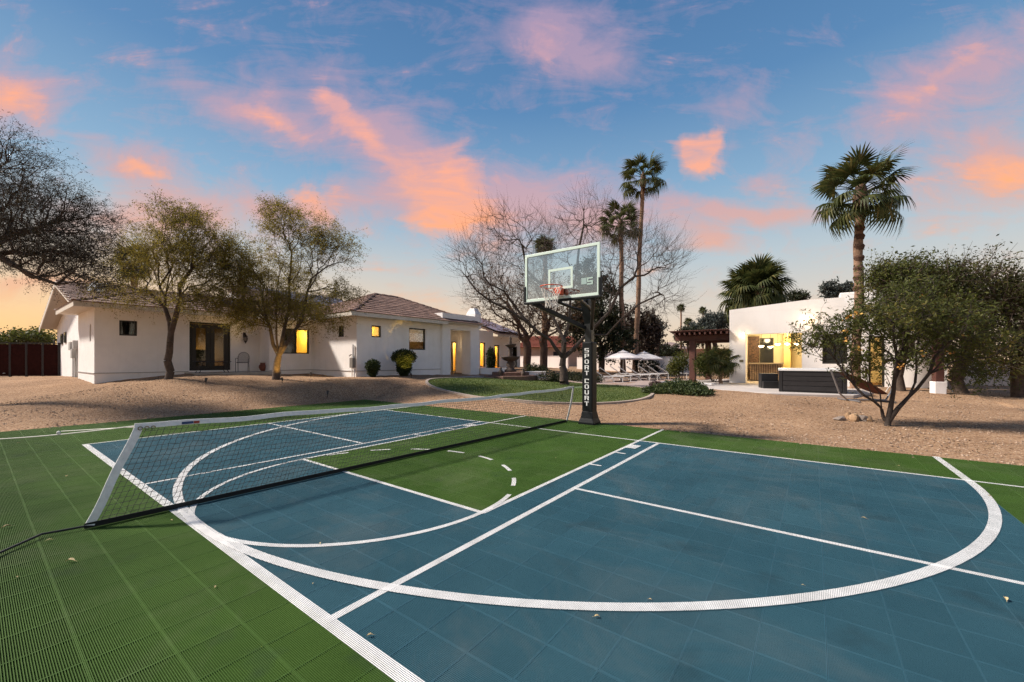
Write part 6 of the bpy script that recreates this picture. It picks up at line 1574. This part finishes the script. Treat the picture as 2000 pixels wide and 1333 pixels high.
b0 = stand(1330, 24.5); shrub('broad_shrub', 'airy grey-green shrub outside the pergola post', b0, [(0, 0, 1.2, .7, .6, .7), (-.4, 0, .8, .5, .5, .5)], 1700, .10, LF_TEC, 76, inner=.15, stems=8)
b0 = stand(1262, 33.5); shrub('broad_shrub', 'dark shrub against the garden wall behind the second palm', b0, [(0, 0, .8, .9, .8, 1.0)], 2600, .13, LF_DARK, 77, inner=.4)
for k, (px, d_, lb) in enumerate(((1070, 23.5, 'low dark planting between the bare tree trunk and planter wall'), (1110, 26, 'low dark planting directly behind the bare tree trunk'), (1142, 25, 'low dark planting seen just past the hoop pole'), (1040, 29.5, 'low green planting at the foot of the brown trees'))):
    b0 = stand(px, d_); shrub('low_shrub', lb, b0, [(0, 0, .2, .8, .6, .45), (.5, .2, .15, .7, .5, .35)], 1300, .09, LF_DARK if k != 3 else LF_BOX, 80 + k, inner=.3, group='low plantings round the lawn')
# agave
b0 = stand(1282, 31); ag = thing('agave', 'spiky dark agave in front of the white garden wall', 'agave', b0); rs = np.random.RandomState(90)
agm = material('agave_leaf', (.035, .045, .032), .6, .3, 6)
for k in range(26):
    a = k * 2.4; e = .25 + 1.2 * (k / 26); L = 1.0 + .3 * rs.rand(); d = Vector((math.cos(a) * math.cos(e), math.sin(a) * math.cos(e), math.sin(e))); s = d.cross(Vector((0, 0, 1))).normalized()
    p = [Vector((0, 0, .15)) + d * (L * t) + Vector((0, 0, -.12 * t * t)) for t in (0, .35, .7, 1)]; w_ = (.05, .07, .045, .004)
    vs = []
    for q, ww in zip(p, w_): vs += [q + s * ww, q - Vector((0, 0, .02)), q - s * ww]
    MB().add(vs, [(3 * i, 3 * i + 1, 3 * i + 4, 3 * i + 3) for i in range(3)] + [(3 * i + 1, 3 * i + 2, 3 * i + 5, 3 * i + 4) for i in range(3)]).build('leaf', agm, ag)

# ---- fan palms
PALM = leafmat('palm_frond', [(0.0, (.030, .042, .012)), (.5, (.060, .074, .020)), (.85, (.11, .11, .032)), (1.0, (.17, .14, .045))], .3)
PALM_DRY = leafmat('dead_frond', [(0.0, (.07, .035, .018)), (1.0, (.15, .085, .045))], .1)
PTRUNK = material('palm_trunk', (.17, .095, .060), .95, vscale=5, col2=(.32, .20, .13), bump=.8, bscale=14)
def frond_mesh(seed, R, droop, mat, nb=26, petiole=.9):
    """Fan leaf: stalk along +X then blades radiating in a fan with hanging tips."""
    rs = np.random.RandomState(seed); b = MB()
    hub = Vector((petiole, 0, -.10 * petiole))
    b.tube([(0, 0, 0), (petiole * .5, 0, .0), hub], [.03, .022, .016], 4, False)
    for k in range(nb):
        a = (k / (nb - 1) - .5) * math.radians(250) + rs.uniform(-.04, .04)
        L = R * (1 - .28 * abs(a) / 2.2) * rs.uniform(.88, 1.06)
        d = Vector((math.cos(a), math.sin(a), .18 * math.cos(a * .8))); s = Vector((-math.sin(a), math.cos(a), 0)); w_ = .046 * R / 1.0
        pts_ = []
        for t in (0, .35, .62, .85, 1.0): pts_.append(hub + d * L * t * (1 - .10 * droop * t * t) + Vector((rs.uniform(-.01, .01), rs.uniform(-.01, .01), -droop * L * max(0, t - .42) ** 1.5 * 1.5)))
        ww = (w_ * .5, w_ * 1.55, w_ * 1.75, w_ * .8, .003)
        vs = []
        for q, x in zip(pts_, ww): vs += [q + s * x * .5 + Vector((0, 0, .012 * x / w_)), q - s * x * .5]
        b.add(vs, [(2 * i, 2 * i + 1, 2 * i + 3, 2 * i + 2) for i in range(4)])
    return b.mesh('frond', mat)
def palm(label, base, top, r0, r1, R, nf, seed, group, petiole=.9, skirt=14, up=1.15, low=-.65, name='fan_palm', rings=0):
    rs = np.random.RandomState(seed); base, top = Vector(base), Vector(top)
    t = thing(name, label, 'palm', base, 0, group)
    tp = top - base; n = 22
    pts_ = [Vector((0, 0, -.2))] + [tp * (i / n) + Vector((.06 * math.sin(i * .5 + seed), .05 * math.cos(i * .4), 0)) * (i / n) * (1 - i / n) * 3 for i in range(1, n + 1)]
    rad = [r0 * (1.25 if i == 0 else 1.0) + (r1 - r0) * (i / n) + .012 * math.sin(i * 2.1) for i in range(n + 1)]
    MB().tube(pts_, rad, 12).build('trunk', PTRUNK, t, True)
    for k in range(rings):
        i = n * (.50 + .36 * k / max(1, rings)); p = tp * (i / n); rr_ = r0 + (r1 - r0) * (i / n)
        MB().lathe([(rr_ * .95, -.10), (rr_ * 1.08, -.02), (rr_ * 1.22, .05), (rr_ * 1.02, .12)], 11, p + Vector((0, 0, rs.uniform(-.05, .05)))).build('bark_ring', material('bark_ring', (.09, .045, .028), .95, .3, 9, .6, 20), t)
    ms = [frond_mesh(seed * 10 + k, R, dr, PALM, petiole=petiole) for k, dr in enumerate((.4, .7, 1.05, 1.5))]
    for k in range(nf):
        q = k / (nf - 1); el = up - (up - low) * q ** .85 + rs.uniform(-.12, .12); az = k * 2.39996 + rs.uniform(-.25, .25)
        me = ms[min(3, int(q * 4))]
        o = bpy.data.objects.new('frond', me); link(o, t); o.location = tp + Vector((0, 0, .12 - .5 * q * (petiole > .6)))
        o.rotation_euler = (Matrix.Rotation(az, 3, 'Z') @ Matrix.Rotation(-el, 3, 'Y') @ Matrix.Rotation(rs.uniform(-.35, .35), 3, 'X')).to_euler()
        s = rs.uniform(.88, 1.08); o.scale = (s, s, s)
    if skirt:
        dm = frond_mesh(seed * 10 + 9, R * .62, 1.2, PALM_DRY, 16, petiole * .5)
        for k in range(skirt):
            o = bpy.data.objects.new('dead_frond', dm); link(o, t); o.location = tp + Vector((0, 0, -.35 - .55 * rs.rand()))
            o.rotation_euler = (Matrix.Rotation(k * 2.4, 3, 'Z') @ Matrix.Rotation(1.25 + rs.uniform(-.15, .2), 3, 'Y')).to_euler()
            s = rs.uniform(.6, .95); o.scale = (s * .75,) * 3
        MB().lathe([(r1 * 1.0, -1.1), (r1 * 1.7, -.75), (r1 * 1.75, -.3), (r1 * 1.2, .15), (.04, .4)], 12, tp).build('boot', PALM_DRY, t, True)
    return t
palm('tall fan palm with ringed bark behind the hot tub', stand(1671, 17.2), P3(1681, 372, 17.2), .17, .155, .98, 32, 3, None, 1.1, 10, rings=7, low=-.6)
palm('tallest slim fan palm behind the loungers', stand(1240, 34.5), P3(1256, 345, 34.5), .23, .15, 1.0, 28, 4, 'fan palms behind the loungers', 1.25, 5, up=1.05, low=-.45)
palm('shorter slim fan palm partly hidden by the bare tree', stand(1217, 33), P3(1212, 436, 33), .22, .16, 1.0, 28, 5, 'fan palms behind the loungers', 1.2, 5, up=1.05, low=-.45)
palm('fan palm crown peeking over the glass backboard', stand(1063, 44), P3(1065, 484, 44), .3, .22, 1.0, 24, 6, None, .6, 0)
palm('fan palm rising behind the long house roof', stand(262, 36), P3(262, 512, 36), .26, .22, 1.1, 26, 7, None, .8, 8)
palm('broad fan palm behind the pavilion, brighter orange trunk', stand(1482, 27), P3(1483, 560, 27), .30, .30, 1.25, 44, 8, 'pair of fan palms behind the pavilion', 1.1, 0, up=1.3, low=-.5)
palm('broad fan palm behind the pavilion, trunk nearer the pergola', stand(1464, 28), P3(1462, 572, 28), .28, .28, 1.2, 36, 9, 'pair of fan palms behind the pavilion', 1.1, 0, up=1.2, low=-.55)
for k, (px, py, d_, lb) in enumerate(((1330, 602, 85, 'tiny distant palm farthest from the pavilion'), (1373, 608, 85, 'tiny distant palm nearest the pavilion'), (1344, 630, 80, 'short distant palm among the far treetops'))):
    palm(lb, stand(px, d_), P3(px, py, d_), .22, .16, .75, 20, 11 + k, 'distant palms', .45, 0)
# young palm beside the pergola wall
palm('young low palm at the corner of the pavilion', stand(1408, 20.6), stand(1408, 20.6) + Vector((0, 0, 1.15)), .10, .08, .55, 22, 15, None, .5, 0, up=1.1, low=-.7)
